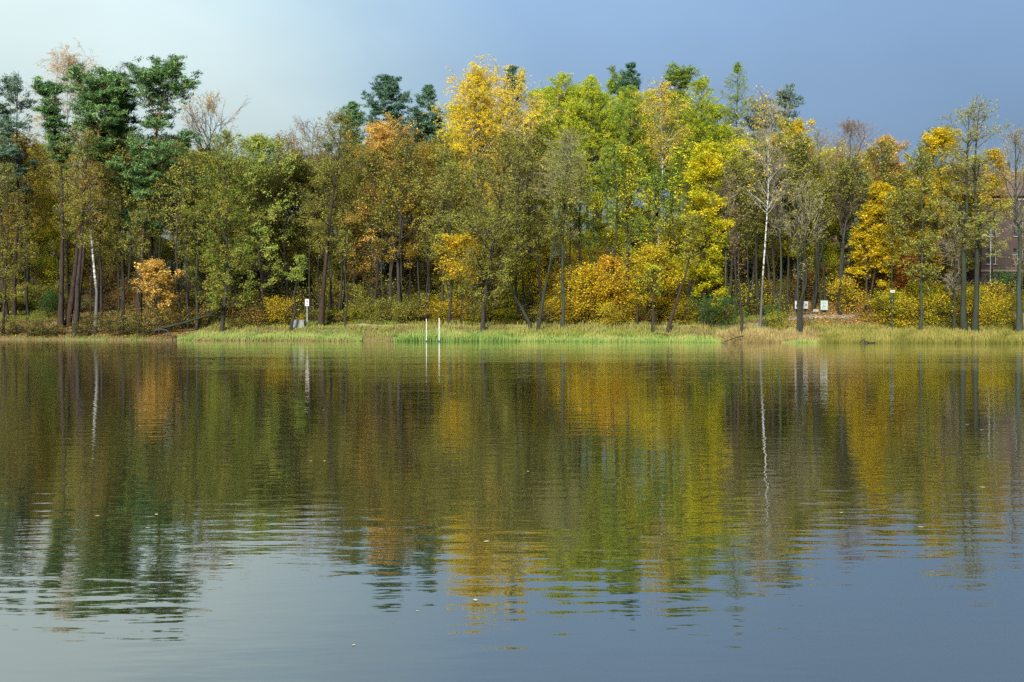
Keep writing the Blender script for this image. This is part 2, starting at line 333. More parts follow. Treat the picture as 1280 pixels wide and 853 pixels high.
BARK = {}
def bark(name, c0, c1, scale=(6, 6, 1.2), top=None, zmix=(0, 1), bump=.35, moss=None):
    m, t, o = mat('bark_' + name)
    tcn = N(t, 'ShaderNodeTexCoord'); mp = N(t, 'ShaderNodeMapping', {0: tcn.outputs['Object'], 'Scale': scale})
    n1 = N(t, 'ShaderNodeTexNoise', {'Vector': mp.outputs[0], 'Scale': 1.5, 'Detail': 6, 'Roughness': .65})
    c = ramp_node(t, n1.outputs[0], [(.32, c0), (.68, c1)])
    if top:
        sp = N(t, 'ShaderNodeSeparateXYZ', {0: tcn.outputs['Object']})
        mr = N(t, 'ShaderNodeMapRange', {0: sp.outputs[2], 1: zmix[0], 2: zmix[1]})
        n2 = N(t, 'ShaderNodeTexNoise', {'Vector': mp.outputs[0], 'Scale': .7, 'Detail': 2})
        c2 = ramp_node(t, n2.outputs[0], [(.35, tuple(q * .7 for q in top)), (.65, top)])
        c = N(t, 'ShaderNodeMix', {0: mr.outputs[0], 6: c, 7: c2}, data_type='RGBA').outputs[2]
    if moss:
        n3 = N(t, 'ShaderNodeTexNoise', {'Vector': tcn.outputs['Object'], 'Scale': .9, 'Detail': 3})
        mm = N(t, 'ShaderNodeMapRange', {0: n3.outputs[0], 1: .42, 2: .62})
        c = N(t, 'ShaderNodeMix', {0: mm.outputs[0], 6: c, 7: (*moss, 1)}, data_type='RGBA').outputs[2]
    b = N(t, 'ShaderNodeBump', {'Strength': bump, 'Distance': .03, 'Height': n1.outputs[0]})
    p = N(t, 'ShaderNodeBsdfPrincipled', {'Base Color': c, 'Roughness': .9, 'Normal': b.outputs[0]}); p.inputs['Specular IOR Level'].default_value = .15
    t.links.new(p.outputs[0], o.inputs[0]); BARK[name] = m
bark('dark', (0.012, 0.010, 0.008), (0.041, 0.034, 0.026))
bark('brown', (0.0144, 0.0101, 0.0072), (0.0418, 0.0295, 0.0194))
bark('pine', (0.0137, 0.0086, 0.0065), (0.0461, 0.0274, 0.0187), top=(0.1404, 0.0598, 0.0274), zmix=(9, 19))
bark('mossy', (0.0108, 0.0108, 0.0079), (0.0317, 0.0302, 0.0223), moss=(0.0223, 0.0295, 0.0158))
bark('green_grey', (0.0144, 0.0173, 0.0130), (0.0418, 0.0439, 0.0331), moss=(0.0245, 0.0389, 0.0245))
bark('grey', (0.0194, 0.0173, 0.0144), (0.0540, 0.0490, 0.0418))
bark('larch', (0.0122, 0.0101, 0.0086), (0.0367, 0.0295, 0.0245))
bark('twig_brown', (.10, .07, .04), (.18, .13, .08))
bark('twig_grey', (.13, .11, .075), (.23, .20, .14))
bark('twig_pale', (.22, .17, .13), (.34, .28, .23))
def birchbark():
    m, t, o = mat('bark_birch'); tcn = N(t, 'ShaderNodeTexCoord')
    mp = N(t, 'ShaderNodeMapping', {0: tcn.outputs['Object'], 'Scale': (2.2, 2.2, 4.5)})
    n1 = N(t, 'ShaderNodeTexNoise', {'Vector': mp.outputs[0], 'Scale': 1.0, 'Detail': 4, 'Roughness': .6})
    c = ramp_node(t, n1.outputs[0], [(.42, (.03, .026, .022)), (.5, (.26, .25, .22)), (.7, (.42, .41, .37))])
    sp = N(t, 'ShaderNodeSeparateXYZ', {0: tcn.outputs['Object']}); nz = N(t, 'ShaderNodeMath', {0: n1.outputs[0], 1: 3.5, 2: sp.outputs[2]}, operation='MULTIPLY_ADD')
    mr = N(t, 'ShaderNodeMapRange', {0: nz.outputs[0], 1: 6.4, 2: 8.4})
    c = N(t, 'ShaderNodeMix', {0: mr.outputs[0], 6: (.05, .045, .04, 1), 7: c}, data_type='RGBA').outputs[2]
    p = N(t, 'ShaderNodeBsdfPrincipled', {'Base Color': c, 'Roughness': .75}); t.links.new(p.outputs[0], o.inputs[0]); BARK['birch'] = m
birchbark()
def plain(name, col, rough=.6, col2=None, scale=8.0, metal=0.):
    m, t, o = mat(name); tcn = N(t, 'ShaderNodeTexCoord')
    n1 = N(t, 'ShaderNodeTexNoise', {'Vector': tcn.outputs['Object'], 'Scale': scale, 'Detail': 4})
    c = ramp_node(t, n1.outputs[0], [(.35, col), (.7, col2 or tuple(q * .75 for q in col))])
    p = N(t, 'ShaderNodeBsdfPrincipled', {'Base Color': c, 'Roughness': rough, 'Metallic': metal}); t.links.new(p.outputs[0], o.inputs[0]); return m

# ------------------------------------------------------------------ setting: water and ground
m, t, o = mat('lake_water')
tcn = N(t, 'ShaderNodeTexCoord'); pos = tcn.outputs['Object']; spz = N(t, 'ShaderNodeSeparateXYZ', {0: pos})
def wnoise(scale, detail, rot, dist=0.):
    mp = N(t, 'ShaderNodeMapping', {0: pos, 'Scale': scale, 'Rotation': (0, 0, math.radians(rot))})
    return N(t, 'ShaderNodeTexNoise', {'Vector': mp.outputs[0], 'Scale': 1.0, 'Detail': detail, 'Roughness': .45, 'Distortion': dist}).outputs[0]
def M2(op, a, b=0., c=0.): return N(t, 'ShaderNodeMath', {0: a, 1: b, 2: c}, operation=op).outputs[0]
# long low ripples lying across the lake, short chop and gust patches; the lee under the far wood is calmer
ripple = M2('MULTIPLY', wnoise((1.2, 3.4, 1), 2, 4), .0056)
ripple2 = M2('MULTIPLY', wnoise((2.0, 6.5, 1), 2, -9), .0026)
chop = M2('MULTIPLY', wnoise((5, 14, 1), 2, 6), .0004)
swell = M2('MULTIPLY', wnoise((.16, .6, 1), 1, -5), .006)
gust = N(t, 'ShaderNodeMapRange', {0: wnoise((.05, .16, 1), 2, 12), 1: .35, 2: .65, 3: .55, 4: 1.25}).outputs[0]
lee = N(t, 'ShaderNodeMapRange', {0: spz.outputs[1], 1: 5., 2: 60., 3: 1.0, 4: 1.15}, interpolation_type='SMOOTHSTEP').outputs[0]
hsum = M2('ADD', M2('ADD', ripple, ripple2), M2('ADD', chop, swell)); hgt = M2('MULTIPLY', M2('MULTIPLY', hsum, gust), lee)
bp = N(t, 'ShaderNodeBump', {'Strength': 1.0, 'Distance': 1.0, 'Height': hgt})
lw = N(t, 'ShaderNodeLayerWeight', {'Blend': .5, 'Normal': bp.outputs[0]})
refl = M2('MULTIPLY_ADD', M2('POWER', lw.outputs['Facing'], 3.2), .90, .085)
body = N(t, 'ShaderNodeBsdfDiffuse', {'Color': (.022, .022, .008, 1)}); mirror = N(t, 'ShaderNodeBsdfGlossy', {'Color': (1, 1, 1, 1), 'Roughness': .015, 'Normal': bp.outputs[0]})
x = N(t, 'ShaderNodeMixShader', {0: refl, 1: body.outputs[0], 2: mirror.outputs[0]}); t.links.new(x.outputs[0], o.inputs[0]); WATER = m
q = [(-500, -250, 0), (500, -250, 0), (500, 190, 0), (-500, 190, 0)]
wo = put('lake_water', mesh_from('lake_water', q, [(0, 1, 2, 3)], [WATER])); tag(wo, 'dark rippled lake reflecting the autumn wood and cloudy sky', kind='structure')

m, t, o = mat('forest_floor'); tcn = N(t, 'ShaderNodeTexCoord')
n1 = N(t, 'ShaderNodeTexNoise', {'Vector': tcn.outputs['Object'], 'Scale': .35, 'Detail': 6}); n2 = N(t, 'ShaderNodeTexNoise', {'Vector': tcn.outputs['Object'], 'Scale': 7., 'Detail': 6, 'Roughness': .7})
c1 = ramp_node(t, n2.outputs[0], [(.3, (.05, .035, .015)), (.5, (.12, .075, .025)), (.7, (.24, .13, .04))])
c2 = ramp_node(t, n2.outputs[0], [(.3, (.05, .06, .012)), (.7, (.15, .15, .035))])
f = N(t, 'ShaderNodeMapRange', {0: n1.outputs[0], 1: .48, 2: .6})
c = N(t, 'ShaderNodeMix', {0: f.outputs[0], 6: c1, 7: c2}, data_type='RGBA').outputs[2]
bp = N(t, 'ShaderNodeBump', {'Strength': .8, 'Distance': .08, 'Height': n2.outputs[0]})
p = N(t, 'ShaderNodeBsdfPrincipled', {'Base Color': c, 'Roughness': 1, 'Normal': bp.outputs[0]}); t.links.new(p.outputs[0], o.inputs[0]); FLOOR = m
xs = np.unique(np.r_[-900, -600, -400, -250, np.linspace(-160, -80, 30), np.arange(-80, 80, .8), np.linspace(80, 160, 30), 250, 400, 600, 900])
ds = np.r_[-340, -200, -60, -12, -5, -2, np.arange(-1, 16, .4), np.arange(16, 40, 1.), np.arange(40, 130, 3.), 160, 220, 320, 500, 900, 1500]
X, D = np.meshgrid(xs, ds); SH = 99 - .2 * np.clip(xs, -170, 170); wob = shore(xs) - (99 - .2 * xs)
Yg = SH[None] + wob[None] + D; Z = height(np.clip(X, -170, 170), Yg - (SH + wob)[None] + shore(np.clip(X, -170, 170)))
V = np.stack([X, Yg, Z], -1).reshape(-1, 3); nx = len(xs); ii = (np.arange(len(ds) - 1)[:, None] * nx + np.arange(nx - 1)[None]).ravel()
go = put('ground', mesh_from('ground', V, np.stack([ii, ii + 1, ii + 1 + nx, ii + nx], 1), [FLOOR])); tag(go, 'leaf strewn lake bank rising into the wood', kind='structure')

def strip(name, pa, da, wid, matl, label):
    """a path ribbon laid on the bank; pa, da: photograph columns and metres behind the shoreline of its centre line"""
    n = 120; px = np.linspace(pa[0], pa[-1], n); dd = np.interp(px, pa, da); rows = []
    for k in range(n):
        for j in np.linspace(-.5, .5, 5):
            x, y = spot(px[k], dd[k] + j * wid); rows.append((x, y, float(height(x, y)) + .06 - .05 * (abs(j) > .4)))
    i = (np.arange(n - 1)[:, None] * 5 + np.arange(4)[None]).ravel()
    ob = put(name, mesh_from(name, rows, np.stack([i, i + 5, i + 6, i + 1], 1), [matl])); tag(ob, label, kind='structure')
DIRT = plain('path_dirt', (.30, .23, .16), .95, (.20, .15, .09), 3.)
GRAVEL = plain('path_gravel', (.20, .19, .15), .95, (.12, .11, .07), 4.)
strip('footpath', (430, 520, 700, 850, 965), (8.5, 7.5, 7.2, 7.0, 6.5), 1.7, DIRT, 'trodden earth path along the bank behind the reeds')
strip('gravel_path', (985, 1040, 1090, 1150), (8.4, 8.6, 9.2, 11), 1.0, GRAVEL, 'pale gravel path below the notice boards')

# ------------------------------------------------------------------ hero trees
# (kind, base column, metres behind shore, top column, top row, crown half width px, bark, leaf, name, category, label, overrides)
B, LF = BARK, LEAF
HERO = [
 ('alder', 4, 1.6, 12, 205, 42, 'dark', 'olive_brown', 'alder_tree', 'slim alder with thin olive brown leaves leaning over the bare leafy bank', dict(leaves=7000, cb=.2)),
 ('alder', -28, 2.5, -20, 170, 50, 'dark', 'olive_brown', 'alder_tree', 'alder half out of view at the end of the bank', dict(cb=.15)),
 ('pine', 14, 11, 22, 93, 46, 'brown', 'needle_grey', 'pine_tree', 'thin grey green pine with sparse needles and two pointed tops', dict(stems=2, spread=.5, cb=.5, prof='larch', leaves=26000, e1=50, e0=15)),
 ('pine', 76, 4.5, 60, 99, 26, 'brown', 'needle', 'pine_tree', 'pine with straight upright dark trunk and a small tufted crown', dict(cb=.66, prof='top', path=((0, 0), (.0, .5), (-.1, .75), (-1.2, 1)), leaves=18000)),
 ('pine', 84, 5.2, 132, 85, 50, 'pine', 'needle', 'pine_tree', 'pine with reddish leaning trunk and broad bright green layered crown', dict(cb=.68, leaves=36000, e0=-4, e1=40, n1=46, path=((0, 0), (1.6, .5), (3.2, .75), (3.8, 1)))),
 ('pine', 95, 9.5, 152, 112, 28, 'pine', 'needle', 'pine_tree', 'leaning red stemmed pine behind the two dark pine trunks', dict(cb=.7, path=((0, 0), (1.1, .45), (3.4, .8), (4.6, 1)))),
 ('alder', 93, 1.3, 112, 160, 44, 'dark', 'olive_brown', 'alder_tree', 'leaning mossy alder with swollen foot at the water edge', dict(cb=.42, leaves=8500, r0=.0135, path=((0, 0), (.8, .5), (1.3, .8), (1.6, 1)))),
 ('birch', 119, 2.2, 112, 200, 26, 'birch', 'ochre', 'birch_tree', 'slim birch with short bright white trunk section among brown alders', dict(cb=.55, leaves=4000, path=((0, 0), (.25, .3), (-.3, .6), (-.6, 1)), r0=.012)),
 ('pine', 172, 8, 210, 73, 58, 'pine', 'needle', 'pine_tree', 'tallest pine with curved red brown trunk and open tiered green crown', dict(cb=.36, leaves=52000, n1=56, e0=-2, e1=46, r0=.0125, path=((0, 0), (.5, .25), (.9, .45), (2.2, .75), (3.1, 1)), prof='big')),
 ('broad', 196, 2.0, 192, 322, 36, 'grey', 'peach', 'oak_sapling', 'young oak with pale orange leaves and slim grey stem over the water', dict(cb=.35, leaves=2600, size=.27, e0=5, e1=50, r0=.016, n1=26)),
 ('birch', 100, 24, 88, 56, 44, 'birch', 'pale_birch', 'birch_tree', 'tall pale birch almost bare rising behind the pines', dict(prof='dome', leaves=11000, cb=.35, tw='twig_pale', twig=.016)),
 ('bare', 150, 18, 158, 78, 22, 'grey', 'brown', 'bare_tree', 'bare tree with crooked top twigs between two green pines', dict(leaves=300, wob1=.6)),
 ('bare', 258, 20, 265, 112, 36, 'brown', 'peach', 'oak_tree', 'nearly bare tree with a few rusty leaves beside the tallest pine', dict(leaves=1500, size=.22, tw='twig_brown')),
 ('alder', 277, 3.0, 286, 163, 50, 'dark', 'green', 'alder_tree', 'broad leafy green alder with dark straight trunk beside the green reeds', dict(many=1, cb=.08, leaves=15000, fade=.25, prof='col', r0=.0095, n1=60)),
 ('alder', 262, 6.5, 250, 235, 38, 'dark', 'olive', 'alder_tree', 'shorter olive alder with slanting stem behind the broad green alder', dict(cb=.2, leaves=8000)),
 ('alder', 330, 7.0, 322, 168, 50, 'brown', 'light_green', 'lime_tree', 'dense light green tree with smooth rounded crown', dict(many=1, cb=.18, leaves=16000, fade=0, size=.2, prof='dome', n1=56)),
 ('thin', 362, 3.0, 376, 318, 22, 'dark', 'light_green', 'crooked_tree', 'small crooked tree with flat light green crown beside the concrete block', dict(cb=.7, leaves=1800, r0=.02, prof='top', path=((0, 0), (.5, .25), (.45, .5), (1.0, 1)))),
 ('bare', 352, 16, 352, 163, 34, 'brown', 'brown', 'oak_tree', 'thin tree with rusty brown leaves above the light green crown', dict(leaves=3800, tw='twig_brown', size=.2)),
 ('bare', 388, 20, 392, 150, 34, 'brown', 'brown', 'oak_tree', 'purplish brown leafless tree beside the forked dark alder', dict(leaves=1800, tw='twig_brown')),
 ('alder', 401, 7, 427, 138, 54, 'brown', 'olive_brown', 'alder_tree', 'tall dark alder with thick forked trunk behind the white warning sign', dict(cb=.28, leaves=9000, r0=.0125, n1=40, e0=8, fade=.5, path=((0, 0), (.5, .3), (1.2, .6), (1.9, .8), (2.1, 1)))),
 ('thin', 432, 5, 432, 285, 20, 'dark', 'olive', 'young_tree', 'thin dark pole like tree standing on the grassy bank edge', dict(leaves=900, r0=.013, cb=.5)),
 ('broad', 472, 16, 478, 150, 40, 'brown', 'peach', 'oak_tree', 'golden orange oak crown below the dark green conifers', dict(cb=.5, leaves=9000)),
 ('broad', 455, 13, 455, 250, 34, 'brown', 'peach', 'oak_tree', 'low rust orange oak half hidden by the forked alder', dict(cb=.35, leaves=3600)),
 ('alder', 499, 10, 509, 165, 48, 'dark', 'ochre', 'alder_tree', 'dark limbed tree with sparse ochre leaves in front of the conifers', dict(cb=.3, leaves=7000, r0=.012, e0=25, n1=34, fade=.4)),
 ('spruce', 440, 34, 441, 128, 24, 'dark', 'needle', 'spruce_tree', 'small green conifer top beside the dark conifer pair', dict(leaves=13000, cb=.6, prof='larch')),
 ('spruce', 486, 34, 486, 96, 40, 'dark', 'needle_dark', 'spruce_tree', 'broad dark blue green conifer rising above the orange oak', dict(leaves=34000, cb=.55, prof='larch', e0=5, e1=45)),
 ('spruce', 536, 36, 536, 108, 30, 'dark', 'needle_dark', 'spruce_tree', 'narrow dark blue green conifer next to the golden birch', dict(leaves=26000, cb=.55, prof='larch')),
 ('birch', 590, 20, 595, 80, 50, 'birch', 'gold', 'birch_tree', 'tall golden birch with weeping twigs and full yellow crown', dict(cb=.22, leaves=34000, size=.165, prof='col', n1=64)),
 ('birch', 660, 19, 650, 86, 40, 'birch', 'gold', 'birch_tree', 'thinning birch with pale white limbs showing through yellow leaves', dict(cb=.4, leaves=9000, size=.18, stems=2, spread=.5, tw='twig_pale')),
 ('alder', 603, 2.5, 636, 165, 62, 'dark', 'olive', 'alder_tree', 'wide thin leaved alder on the bank behind the white poles', dict(cb=.14, leaves=13500, r0=.011, n1=62, e0=5, fade=.2, path=((0, 0), (.4, .25), (1.2, .5), (2.4, 1)))),
 ('alder', 560, 7, 566, 200, 44, 'dark', 'olive', 'alder_tree', 'thin olive alder below the golden birch', dict(cb=.2, leaves=8500)),
 ('maple', 577, 6.0, 576, 292, 36, 'brown', 'yellow', 'maple_tree', 'small maple with bright yellow leaves behind the thin leaved alder', dict(cb=.45, leaves=3600)),
 ('thin', 666, 3.2, 622, 300, 26, 'mossy', 'olive', 'leaning_tree', 'mossy trunk leaning steeply over beside the wide alder', dict(cb=.6, leaves=1800, r0=.022, path=((0, 0), (-1.6, .4), (-2.6, .7), (-3.2, 1)))),
 ('thin', 672, 2.6, 703, 225, 24, 'mossy', 'olive', 'leaning_tree', 'slender pale barked tree leaning over the bank', dict(cb=.6, leaves=1200, r0=.012, path=((0, 0), (.9, .3), (2, .7), (2.6, 1)))),
 ('alder', 703, 5, 708, 160, 40, 'green_grey', 'olive', 'alder_tree', 'straight grey green stemmed tree with haze of fine twigs', dict(cb=.45, leaves=4500, e0=35, r0=.009, tw='twig_grey')),
 ('larch', 700, 26, 702, 92, 44, 'larch', 'larch', 'larch_tree', 'lime yellow larch beside the thinning birch', dict(cb=.35)),
 ('larch', 744, 24, 738, 96, 58, 'larch', 'larch', 'larch_tree', 'wide yellow green larch with layered boughs over bare dark trunks', dict(cb=.32, leaves=22000)),
 ('larch', 790, 22, 786, 108, 52, 'larch', 'larch_green', 'larch_tree', 'greener larch with drooping boughs in the middle of the wood', dict(cb=.3, leaves=19000)),
 ('larch', 871, 20, 876, 98, 46, 'larch', 'larch', 'larch_tree', 'yellow green larch standing over the bright yellow maple', dict(cb=.38, leaves=17000)),
 ('birch', 824, 15, 829, 100, 32, 'birch', 'gold', 'birch_tree', 'straight white stemmed birch with orange yellow top among larches', dict(cb=.62, leaves=5200, r0=.0068, wob0=.06)),
 ('spruce', 788, 44, 788, 80, 22, 'dark', 'needle_dark', 'spruce_tree', 'slim pointed conifer top above the larches', dict(leaves=14000, cb=.6, prof='larch')),
 ('pine', 845, 44, 846, 82, 24, 'pine', 'larch_green', 'pine_tree', 'round topped pine above the orange birch', dict(leaves=14000, cb=.6)),
 ('pine', 772, 46, 770, 86, 22, 'pine', 'larch_green', 'pine_tree', 'pale green pine top above the wide larch', dict(leaves=12000, cb=.6)),
 ('spruce', 640, 40, 641, 84, 24, 'dark', 'needle_dark', 'spruce_tree', 'dark conifer peeping out behind the thinning birch', dict(leaves=12000, cb=.6, prof='larch')),
 ('maple', 880, 8, 884, 178, 36, 'brown', 'yellow_green', 'maple_tree', 'tall lemon yellow maple with leaves down to the green bush', dict(cb=.12, leaves=16000, prof='col', size=.22, n1=50)),
 ('maple', 733, 8, 735, 328, 46, 'brown', 'yellow', 'maple_tree', 'low spreading maple with clear yellow leaves under the larches', dict(cb=.2, leaves=3000, e0=0, spreadl=.3)),
 ('maple', 765, 9.5, 760, 318, 34, 'brown', 'orange', 'maple_tree', 'young maple with orange leaves beside the yellow one', dict(cb=.3, leaves=2200, e0=5, spreadl=.3)),
 ('maple', 818, 6.5, 814, 298, 48, 'brown', 'yellow', 'maple_tree', 'golden young maple spreading behind the thin dark stem', dict(cb=.3, leaves=3800, e0=5, spreadl=.3)),
 ('thin', 815, 2.2, 817, 330, 20, 'dark', 'yellow_green', 'young_tree', 'thin dark stem with few yellow leaves at the edge of the path', dict(cb=.55, leaves=700, r0=.017)),
 ('thin', 834, 2.8, 868, 268, 22, 'brown', 'olive', 'leaning_tree', 'leaning brown trunk in front of the lemon yellow maple', dict(cb=.55, leaves=900, r0=.017, path=((0, 0), (.9, .3), (2, .6), (2.6, 1)))),
 ('thin', 927, 1.2, 922, 262, 16, 'dark', 'brown', 'young_tree', 'thin dark leafless stem at the water edge by the green bush', dict(cb=.45, leaves=200, r0=.012)),
 ('birch', 950, 3.0, 958, 112, 46, 'birch', 'gold', 'birch_tree', 'bright white leaning birch with nearly bare crown', dict(cb=.5, leaves=700, r0=.0052, bend3=-.5, size=.2, tw='twig_grey', wob0=.03, path=((0, 0), (.55, .35), (1.0, .65), (.8, 1)))),
 ('bare', 908, 9, 902, 205, 26, 'grey', 'ochre', 'bare_tree', 'crooked grey stem just beyond the lemon yellow maple', dict(leaves=900, tw='twig_grey', cb=.4)),
 ('larch', 920, 30, 920, 80, 27, 'larch', 'larch_green', 'larch_tree', 'sparse needleless larch spire standing clear above the wood', dict(cb=.55, leaves=4500, n1=60, n3=5, tw='twig_brown')),
 ('pine', 980, 32, 981, 108, 22, 'pine', 'needle_grey', 'pine_tree', 'lone blue green pine top behind the white birch', dict(leaves=11000, cb=.6)),
 ('pine', 948, 34, 948, 124, 24, 'pine', 'needle_grey', 'pine_tree', 'flat dull green pine top behind the white birch crown', dict(leaves=10000, cb=.65)),
 ('maple', 985, 18, 1000, 148, 40, 'brown', 'yellow', 'maple_tree', 'yellow maple crown behind the cluster of thin grey stems', dict(cb=.25, leaves=10000, prof='dome')),
 ('bare', 1001, 1.6, 1004, 205, 26, 'mossy', 'olive', 'alder_clump', 'cluster of thin grey green stems in front of the white notice boards', dict(stems=4, spread=.75, wob0=.2, leaves=900, cb=.35, r0=.012, tw='twig_grey', n2=5, n3=5)),
 ('bare', 976, 4.5, 972, 190, 24, 'green_grey', 'olive', 'bare_tree', 'straight grey green stem beside the white birch', dict(leaves=600, cb=.5, tw='twig_grey', r0=.009)),
 ('bare', 1017, 13, 1020, 160, 34, 'grey', 'brown', 'bare_tree', 'thick grey leafless tree behind the map board', dict(leaves=200, cb=.35, tw='twig_grey', r0=.011)),
 ('bare', 1050, 12, 1062, 148, 46, 'grey', 'brown', 'bare_tree', 'leafless tree with rounded fan of brown twigs', dict(leaves=150, cb=.3, tw='twig_brown', prof='vase', n1=44, n3=12)),
 ('maple', 1088, 14, 1106, 170, 30, 'brown', 'peach', 'maple_tree', 'pinkish orange maple crown against the slate sky', dict(cb=.45, leaves=8000, prof='dome')),
 ('maple', 1082, 8.5, 1100, 228, 32, 'brown', 'gold', 'maple_tree', 'golden maple with slanting trunk above the leafy slope', dict(cb=.22, leaves=9500, path=((0, 0), (.9, .3), (1.4, .6), (1.6, 1)), prof='col')),
 ('spruce', 1076, 13, 1076, 215, 22, 'dark', 'needle_dark', 'yew_tree', 'dark evergreen between the leafless fan and the golden maple', dict(leaves=6000, cb=.3, wob1=.4)),
 ('maple', 1137, 10, 1138, 318, 24, 'brown', 'red', 'maple_tree', 'small maple with red leaves under the golden crowns', dict(cb=.2, leaves=3000)),
 ('alder', 1150, 2.0, 1150, 190, 36, 'green_grey', 'olive', 'alder_tree', 'slim straight tree with mossy green trunk and thin olive leaves', dict(cb=.3, leaves=5000, r0=.008)),
 ('maple', 1180, 9, 1178, 160, 44, 'brown', 'yellow', 'maple_tree', 'tall maple with bright yellow crown beside the tallest alder', dict(cb=.25, leaves=13000, prof='dome')),
 ('maple', 1243, 9.5, 1240, 186, 32, 'brown', 'gold', 'maple_tree', 'yellow maple hanging in front of the brick house', dict(cb=.62, leaves=3600)),
 ('alder', 1212, 2.2, 1216, 122, 46, 'mossy', 'olive', 'alder_tree', 'tallest alder with twin dark trunks and bare flat top', dict(stems=2, spread=.03, cb=.35, leaves=9500, prof='col', fade=.6, r0=.018, tw='twig_grey', e0=0, e1=45, bend1=.3, n1=66)),
 ('bare', 1193, 3.2, 1192, 275, 24, 'mossy', 'olive', 'bare_tree', 'short grey green tree with twiggy broom next to the twin alder', dict(leaves=400, cb=.3, tw='twig_grey', r0=.017)),
 ('bare', 1274, 1.6, 1267, 158, 44, 'green_grey', 'olive', 'ash_tree', 'leafless ash with pale green trunk in front of the brick house', dict(leaves=250, cb=.3, tw='twig_grey', r0=.0155, prof='vase')),
 ('thin', 1114, 4.0, 1112, 235, 18, 'mossy', 'olive', 'young_tree', 'thin mossy stem behind the small white plate', dict(leaves=900, r0=.0075, cb=.45)),
 ('alder', 1320, 3.0, 1318, 170, 50, 'green_grey', 'olive', 'alder_tree', 'alder past the brick house at the end of the reeds', dict(cb=.2)),
]
for k, (kind, pb, d, pt, ptop, hw, bk, lf, name, label, ov) in enumerate(HERO):
    x, y = spot(pb, d); z0 = float(height(x, y)); H = zpix(ptop, y) - z0; R = hw / FPX * y; ov = dict(ov)
    tw = ov.pop('tw', 'twig_brown' if kind == 'birch' else None); ov.pop('lowb', None)
    dx = (pt - pb) / FPX * y
    if 'path' in ov:
        pa = np.array(ov['path'], float); pa[:, 0] *= dx / pa[-1, 0] if abs(pa[-1, 0]) > .01 else 1; ov['path'] = pa
    else: ov['lean'] = (dx, 0.)
    plant(name, tree_meshes(kind, H, R, 1000 + k, B[bk], LF[lf], B[tw] if tw else None, **ov), x, y, label)

# ------------------------------------------------------------------ the wood behind: copies of a few trees in other colours and sizes
def mset(bk, lf, tw=None): return (B[bk], LF[lf]) if not tw else (B[tw], LF[lf])
PROTO = {
 'broad': [tree_meshes('broad', 16, 4.0, s, B['dark'], LF['olive'], leaves=12000, cb=.25, size=.22) for s in (1, 2)],
 'sparse': [tree_meshes('alder', 17, 3.4, s, B['dark'], LF['olive'], leaves=8500, cb=.3, size=.18) for s in (3, 4)],
 'young': [tree_meshes('maple', 9, 3.2, s, B['brown'], LF['yellow'], leaves=7000, cb=.08, n1=40, size=.17, spreadl=.3, prof='dome' if s == 5 else 'oval') for s in (5, 6, 15)],
 'pole': [tree_meshes('larch', 22, 2.6, s, B['larch'], LF['larch'], leaves=10000, cb=.52, n1=70) for s in (7, 8)],
}
SKY_PX = [-80, 0, 60, 130, 205, 255, 285, 345, 420, 450, 485, 540, 597, 640, 690, 740, 800, 850, 880, 920, 950, 990, 1010, 1060, 1110, 1150, 1170, 1212, 1260, 1360]
SKY_PY = [150, 150, 150, 150, 160, 165, 190, 185, 165, 160, 150, 150, 130, 125, 120, 115, 120, 120, 130, 150, 150, 155, 165, 175, 195, 215, 195, 190, 200, 200]
ZONES = [  # up to this column: [(prototype, bark, leaf, weight), ...]
 (60, [('sparse', 'dark', 'olive_brown', 3), ('sparse', 'dark', 'ochre', 2), ('young', 'brown', 'yellow_green', 1)]),
 (130, [('sparse', 'dark', 'gold', 2), ('sparse', 'dark', 'olive_brown', 2), ('young', 'brown', 'ochre', 1), ('young', 'brown', 'yellow_green', 1)]),
 (250, [('sparse', 'dark', 'olive', 2), ('sparse', 'dark', 'olive_brown', 2), ('sparse', 'dark', 'brown', 1), ('young', 'brown', 'olive', 1)]),
 (390, [('sparse', 'dark', 'olive', 2), ('broad', 'dark', 'olive', 2), ('young', 'brown', 'green', 2)]),
 (545, [('sparse', 'dark', 'olive_brown', 2), ('young', 'brown', 'olive', 3), ('sparse', 'dark', 'ochre', 1), ('pole', 'larch', 'needle_dark', 1)]),
 (690, [('sparse', 'dark', 'olive', 2), ('broad', 'dark', 'yellow_green', 1), ('young', 'brown', 'yellow', 2), ('pole', 'larch', 'larch_green', 1)]),
 (900, [('pole', 'larch', 'larch', 3), ('pole', 'larch', 'larch_green', 2), ('young', 'brown', 'yellow_green', 2), ('young', 'brown', 'gold', 1)]),
 (1075, [('sparse', 'grey', 'olive', 2), ('broad', 'grey', 'yellow_green', 2), ('young', 'brown', 'yellow_green', 2), ('young', 'brown', 'green', 1), ('sparse', 'grey', 'ochre', 1)]),
 (1400, [('broad', 'brown', 'gold', 2), ('young', 'brown', 'yellow', 2), ('sparse', 'grey', 'ochre', 2), ('broad', 'brown', 'olive', 1)])]
DESC = {'broad': 'round crowned tree', 'sparse': 'thin leaved tree', 'young': 'low young tree', 'pole': 'tall bare stemmed conifer'}
NAMES = {'broad': 'forest_tree', 'sparse': 'forest_alder', 'young': 'young_forest_tree', 'pole': 'forest_larch'}
LCOL = {'olive_brown': 'olive brown', 'yellow_green': 'yellow green', 'needle_dark': 'dark green', 'larch_green': 'dull green', 'larch': 'lime yellow', 'gold': 'golden'}
